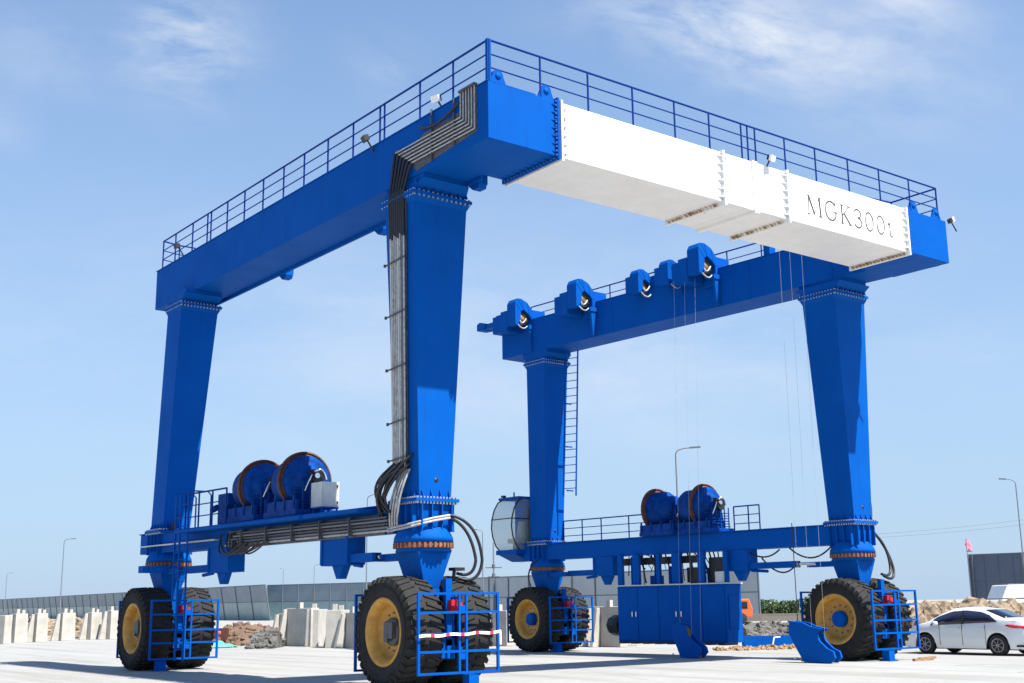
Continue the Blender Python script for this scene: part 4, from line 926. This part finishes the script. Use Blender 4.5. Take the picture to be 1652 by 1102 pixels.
# flag on the wall end
p = gp(1567, 92); o = empty('pink_flag', p); tag(o, 'small pink flag on a thin pole at the end of the slate steel wall', 'flag')
mb = MB(); mb.tube([(0, 0, 0), (0, 0, 6.1)], .03, 6); mb.build('flag_pole', M['galv'], o)
mb = MB(); rr = Vector((r0.x, r0.y, 0)); vs = []
for i in range(9):
    for j in range(5):
        x = .42*j/4*(1-.4*i/8)+.05*math.sin(i*1.1); vs.append(tuple(rr*x+Vector((.06*math.sin(i+j), .06*math.cos(i*1.3+j), 5.15+.95*i/8))))
mb.add(vs, [(i*5+j, i*5+j+1, i*5+j+6, i*5+j+5) for i in range(8) for j in range(4)], True); fo = mb.build('flag_cloth', M['pink'], o); sm_ = fo.modifiers.new('s', 'SOLIDIFY'); sm_.thickness = .01
# white tarp-covered stack
a = gp(1640, 74); o = empty('tarp_stack', a, math.atan2(r0.y, r0.x)); tag(o, 'white covered stack with one dark seam in front of the slate wall', 'covered stack')
mb = MB(); mb.prism([(-2.2, .6), (3.6, .6), (3.6, 1.66), (-1.38, 1.66)], -1.2, 1.2, 'y'); mb.build('lower_sheet', M['tarp'], o, bevel=.05)
mb = MB(); mb.prism([(-1.33, 1.72), (3.6, 1.72), (3.6, 2.5), (-.95, 2.5)], -1.2, 1.2, 'y'); mb.build('upper_sheet', M['tarp'], o, bevel=.05)
mb = MB(); mb.box(-1.3, 3.5, -1.12, 1.12, 1.655, 1.725); mb.box(-.8, 3.4, -1.0, 1.0, 2.49, 2.58); mb.box(-2.0, 3.4, -1.1, 1.1, 0, .6); mb.build('seam', M['post'], o)
a = gp(1652, 58); mb = MB(); mb.prism([(-1.9, 0), (2.5, 0), (2.5, 1.15), (-1.5, 1.05)], -.5, .5, 'y'); tag(mb.build('tan_wall', M['concretedark'], loc=a, rot=(0, 0, math.atan2(r0.y, r0.x))), 'low brown wall behind the rear of the white car', 'low wall')
# black plant tuft on the rocks
# hedge and brown fence right of the engine house
rng = random.Random(12); mb = MB(); A, B = gp(1120, 150), gp(1420, 150)
for _ in range(9000):
    t = rng.random(); c = A.lerp(B, t); hh = 1.75+.22*math.sin(t*23)+.15*math.sin(t*61+2)+rng.uniform(-.15, .15)
    z = rng.uniform(.0, hh); c = c+Vector((rng.uniform(-1, 1), rng.uniform(-1, 1), z)); s = rng.uniform(.10, .24)
    a_ = Vector((rng.uniform(-1, 1), rng.uniform(-1, 1), rng.uniform(-1, 1))).normalized(); b_ = a_.cross(Vector((rng.uniform(-1, 1), rng.uniform(-1, 1), .3))).normalized()
    mb.add([c-a_*s, c+b_*s*.6, c+a_*s, c-b_*s*.6], [(0, 1, 2, 3)])
tag(mb.build('hedge', M['leaf']), 'long low green hedge on the horizon right of the engine house', 'hedge', kind='stuff')
A, B = gp(1150, 112), gp(1420, 112); o = MB(); e = (B-A); 
o.bar(Vector((0, 0, .62)), e+Vector((0, 0, .62)), .04, .06); o.bar(Vector((0, 0, .05)), e+Vector((0, 0, .05)), .04, .06)
for k in range(180): o.bar(e*(k/179), e*(k/179)+Vector((0, 0, .62)), .05, .06)
tag(o.build('mesh_fence', M['fence'], loc=A), 'low brown fence in front of the distant hedge', 'fence')

# lamp posts
def lamp(u, vtop, side, label, H=10., arm=1.1):
    vh = 987.1-.01365*u; d = (H-CAM.z)*FPX/(vh-vtop)*1.03; p = gp(u+.085*(vh-vtop)*((826-u)/826 if True else 0)*-1, d)
    o = empty('street_lamp', p); tag(o, label, 'street lamp', 'street lamps beyond the yard')
    rr = Vector((r0.x, r0.y, 0)); w = .055 if d < 100 else .075
    mb = MB(); mb.tube([(0, 0, 0), (0, 0, H-.4)], [w, w*.7], 8); mb.tube(arc((0, 0, H-.4), (0, 0, H), rr*side*arm*.8+Vector((0, 0, H)), 8), .035, 6); mb.build('lamp_pole', M['galv'], o)
    mb = MB(); c = rr*side*arm; mb.bar(c*.72+Vector((0, 0, H)), c*1.25+Vector((0, 0, H+.03)), .18, .08); mb.build('lamp_head', M['post'], o)
lamp(105, 870, 1, 'tall lamp post above the left row of concrete blocks'); lamp(12, 925, 1, 'small distant lamp post at the left picture edge')
lamp(595, 797, 1, 'lamp post seen under the left frame between its leg and the winch'); lamp(780, 855, -1, 'lamp post just left of the operator cab', arm=.9)
lamp(1093, 720, 1, 'lamp post rising behind the right frame winch'); lamp(1641, 772, -1, 'lamp post at the right picture edge above the slate wall', arm=.9)
lamp(508, 912, 1, 'faint distant lamp post behind the middle concrete blocks', arm=.8); lamp(458, 918, -1, 'faint distant lamp post left of the middle concrete blocks', arm=.6)
# utility pole with cross arms
p = gp(797, 150); o = empty('utility_pole', p); tag(o, 'distant utility pole with two cross arms left of the operator cab', 'utility pole')
mb = MB(); mb.tube([(0, 0, 0), (0, 0, 9.2)], [.14, .08], 8); mb.build('pole_shaft', M['galv'], o)
rr = Vector((r0.x, r0.y, 0))
for z, l in ((6.2, 1.0), (5.1, .7)): mb = MB(); mb.bar(-rr*l+Vector((0, 0, z)), rr*l+Vector((0, 0, z)), .12, .12); mb.box(-.15, .15, -.15, .15, z, z+.4); mb.build('cross_arm', M['post'], o)
# power lines
for (u0_, v0_, u1_, v1_, lab) in ((1380, 873, 1700, 846, 'lower thin overhead wire crossing the sky behind the near right leg'), (1380, 868, 1700, 838, 'upper thin overhead wire crossing the sky behind the near right leg')):
    D = 120; zf = lambda u, v: CAM.z+(987.1-.01365*u-v)/FPX*D
    a, b = gp(u0_, D, zf(u0_, v0_)), gp(u1_, D, zf(u1_, v1_)); m_ = (a+b)/2-Vector((0, 0, .35)); mb = MB(); mb.tube(arc(a, m_, b, 12), .014, 5)
    tag(mb.build('overhead_wire', M['post']), lab, 'wire')

# ------------------------------------------------------------------ white sedan
def car():
    # local: +y forward, wheelbase 2.6, x to the right
    front = Vector((20.27, .98)); rear = Vector((20.22, -1.62)); d = (front-rear).normalized()
    mid = (front+rear)/2; ang = math.atan2(-d.x, d.y); rgt_ = Vector((d.y, -d.x)); c = mid+rgt_*.74
    o = empty('parked_car', (c.x, c.y, 0), ang); tag(o, 'white four door sedan parked beyond the near right wheels, seen from its left rear', 'car')
    yf, yr, RW = 1.3, -1.3, .315
    def top(y):
        P = [(-2.20, .86), (-2.16, .98), (-2.0, 1.04), (-1.45, 1.12), (-.75, 1.40), (-.2, 1.465), (.3, 1.43), (.75, 1.26), (1.25, 1.0), (1.7, .90), (2.05, .76), (2.2, .60)]
        for a, b in zip(P[:-1], P[1:]):
            if a[0] <= y <= b[0]: t = (y-a[0])/(b[0]-a[0]); return lerp(a[1], b[1], t)
        return P[0][1] if y < -2.2 else P[-1][1]
    def belt(y):
        return min(top(y)-.015, lerp(1.02, .88, (y+1.6)/3.0)) if y > -2.0 else top(y)-.04
    def wid(y): return .86-.16*max(0, (abs(y)-1.35)/.85)**2
    def zbot(y):
        z = .20
        for w in (yf, yr):
            if abs(y-w) < .385: z = max(z, .31+math.sqrt(.385**2-(y-w)**2)*.99)
        return z
    ys = sorted(set([round(-2.2+4.4*i/70, 4) for i in range(71)]+[round(w+s*.384, 4) for w in (yf, yr) for s in (-1, 1)])); secs = []
    for y in ys:
        w, zb_, t, bl = wid(y), zbot(y), top(y), belt(y); cab_h = max(0, t-bl-.02)
        rw = w*.97-.36*cab_h/.45*.62
        s = [(w*.95, zb_), (w*.99, max(zb_+.02, .34)), (w, max(zb_+.03, .58)), (w*1.0, max(zb_+.035, .74)), (w*.965, bl), (lerp(w*.95, rw, .55), lerp(bl, t, .55)), (rw, t-.035*min(1, cab_h*4)-.005), (rw*.9, t), (rw*.5, t+.012), (0, t+.018)]
        secs.append([(x, y, z) for x, z in s]+[(-x, y, z) for x, z in reversed(s[:-1])])
    n = len(secs[0]); vs = [p for s in secs for p in s]; fs = [(i*n+j, i*n+j+1, (i+1)*n+j+1, (i+1)*n+j) for i in range(len(secs)-1) for j in range(n-1)]
    mb = MB(); mb.add(vs, fs, True); mb.add(secs[0], [tuple(range(n))]); mb.add(secs[-1], [tuple(range(n))]); mb.build('car_body', M['carpaint'], o)
    mb = MB(); mb.box(-.74, .74, -2.0, 2.0, .17, .22); mb.box(-.6, .6, -.9, .9, .22, .5)
    for w in (yf, yr): mb.box(-.60, .60, w-.38, w+.38, .2, .68)
    mb.build('underbody', M['trim'], o)
    # side glass
    for s in (-1, 1):
        g_ = MB(); pts = []
        for k in range(25):
            y = lerp(-1.36, 1.06, k/24); t, bl = top(y), belt(y); f0, f1 = .08, .82; w = wid(y); rw = w*.97-.36*max(0, t-bl-.02)/.45*.62
            e = min(1, (y+1.36)/.30, (1.06-y)/.12) ** .6 if -1.36 < y < 1.06 else 0
            hgt = (t-bl)*f1*e; x0_, x1_ = w*.968, lerp(w*.95, rw, f1)
            pts.append(((s*(x0_+.006-(.0)), y, bl+.01), (s*(lerp(x0_, x1_, e)+.010), y, bl+.01+max(.002, hgt-.01))))
        g_.add([p for q in pts for p in q], [(2*i, 2*i+1, 2*i+3, 2*i+2) for i in range(24)], True); go = g_.build('side_glass', M['carglass'], o); m2 = go.modifiers.new('s', 'SOLIDIFY'); m2.thickness = .012; m2.offset = 0
        pl = MB(); y = -.12; t, bl = top(y), belt(y); pl.bar((s*.865, y, bl+.0), (s*.72, y-.02, t-.09), .02, .06); pl.build('door_pillar', M['trim'], o)
        for yy in (.72, -.10, -.92): sm2 = MB(); sm2.box(s*.858-.006, s*.858+.006, yy-.006, yy+.006, .30, .93); sm2.build('door_gap', M['trim'], o)
        for yy in (.06, -.78): sm2 = MB(); sm2.box(s*.872-.014, s*.872+.014, yy-.09, yy+.09, .80, .83); sm2.build('door_handle', M['carpaint'], o)
        mr = MB(); mr.lathe([(-.07, 0), (-.07, .06), (.04, .08), (.07, .0)], 12, 'y', c=(s*.98, .78, .97)); mr.bar((s*.86, .78, .93), (s*.98, .78, .96), .05, .03); mr.build('door_mirror', M['carpaint'], o)
        tl = MB(); tl.hexa([(s*.70, -2.165, .80), (s*.86, -1.75, .86), (s*.87, -1.75, .94), (s*.60, -2.19, .90)], [(s*.73, -2.20, .86), (s*.872, -1.62, .91), (s*.872, -1.66, .94), (s*.62, -2.2, .95)]); tl.build('tail_lamp', M['tail'], o)
        hl = MB(); hl.hexa([(s*.55, 2.16, .62), (s*.80, 1.88, .66), (s*.80, 1.85, .76), (s*.55, 2.1, .72)], [(s*.56, 2.19, .63), (s*.83, 1.9, .67), (s*.83, 1.87, .76), (s*.56, 2.12, .73)]); hl.build('headlight', M['lampwhite'], o)
    for (ya, yb) in ((-1.44, -.82), (1.20, .78)):
        g_ = MB(); pts = []
        for k in range(7):
            y = lerp(ya, yb, k/6); t = top(y)+.028; pts.append(((-.58, y, t-.012), (0, y, t), (.58, y, t-.012)))
        g_.add([p for q in pts for p in q], [(3*i+j, 3*i+j+1, 3*i+j+4, 3*i+j+3) for i in range(6) for j in range(2)], True); go = g_.build('rear_window' if ya < 0 else 'windscreen', M['carglass'], o); m2 = go.modifiers.new('s', 'SOLIDIFY'); m2.thickness = .012; m2.offset = 0
    mb = MB(); mb.box(-.24, .24, -2.235, -2.21, .62, .75); mb.build('number_plate', M['trim'], o)
    mb = MB(); mb.box(-.78, .78, -2.19, -1.9, .27, .33); mb.build('bumper_trim', M['trim'], o)
    for w in (yf, yr):
        for s in (-1, 1):
            t_ = MB(); x = s*.74; t_.lathe([(x-.1, .0), (x-.1, .27), (x-.085, RW), (x+.085, RW), (x+.1, .27), (x+.1, 0)], 28, 'x', c=(0, w, RW)); wo_ = t_.build('car_wheel', M['cartyre'], o)
            a_ = MB(); xs = x+s*.104
            a_.lathe([(xs, .215), (xs+s*.01, .20), (xs-s*.005, .185)], 24, 'x', c=(0, w, RW)); a_.lathe([(xs, .05), (xs+s*.012, .045), (xs+s*.012, 0)], 12, 'x', c=(0, w, RW))
            for k in range(7):
                an = 2*PI*k/7; a_.bar((xs, w+.03*math.cos(an), RW+.03*math.sin(an)), (xs, w+.20*math.cos(an), RW+.20*math.sin(an)), .035, .02)
            a_.build('alloy_rim', M['alloy'], wo_)
car()
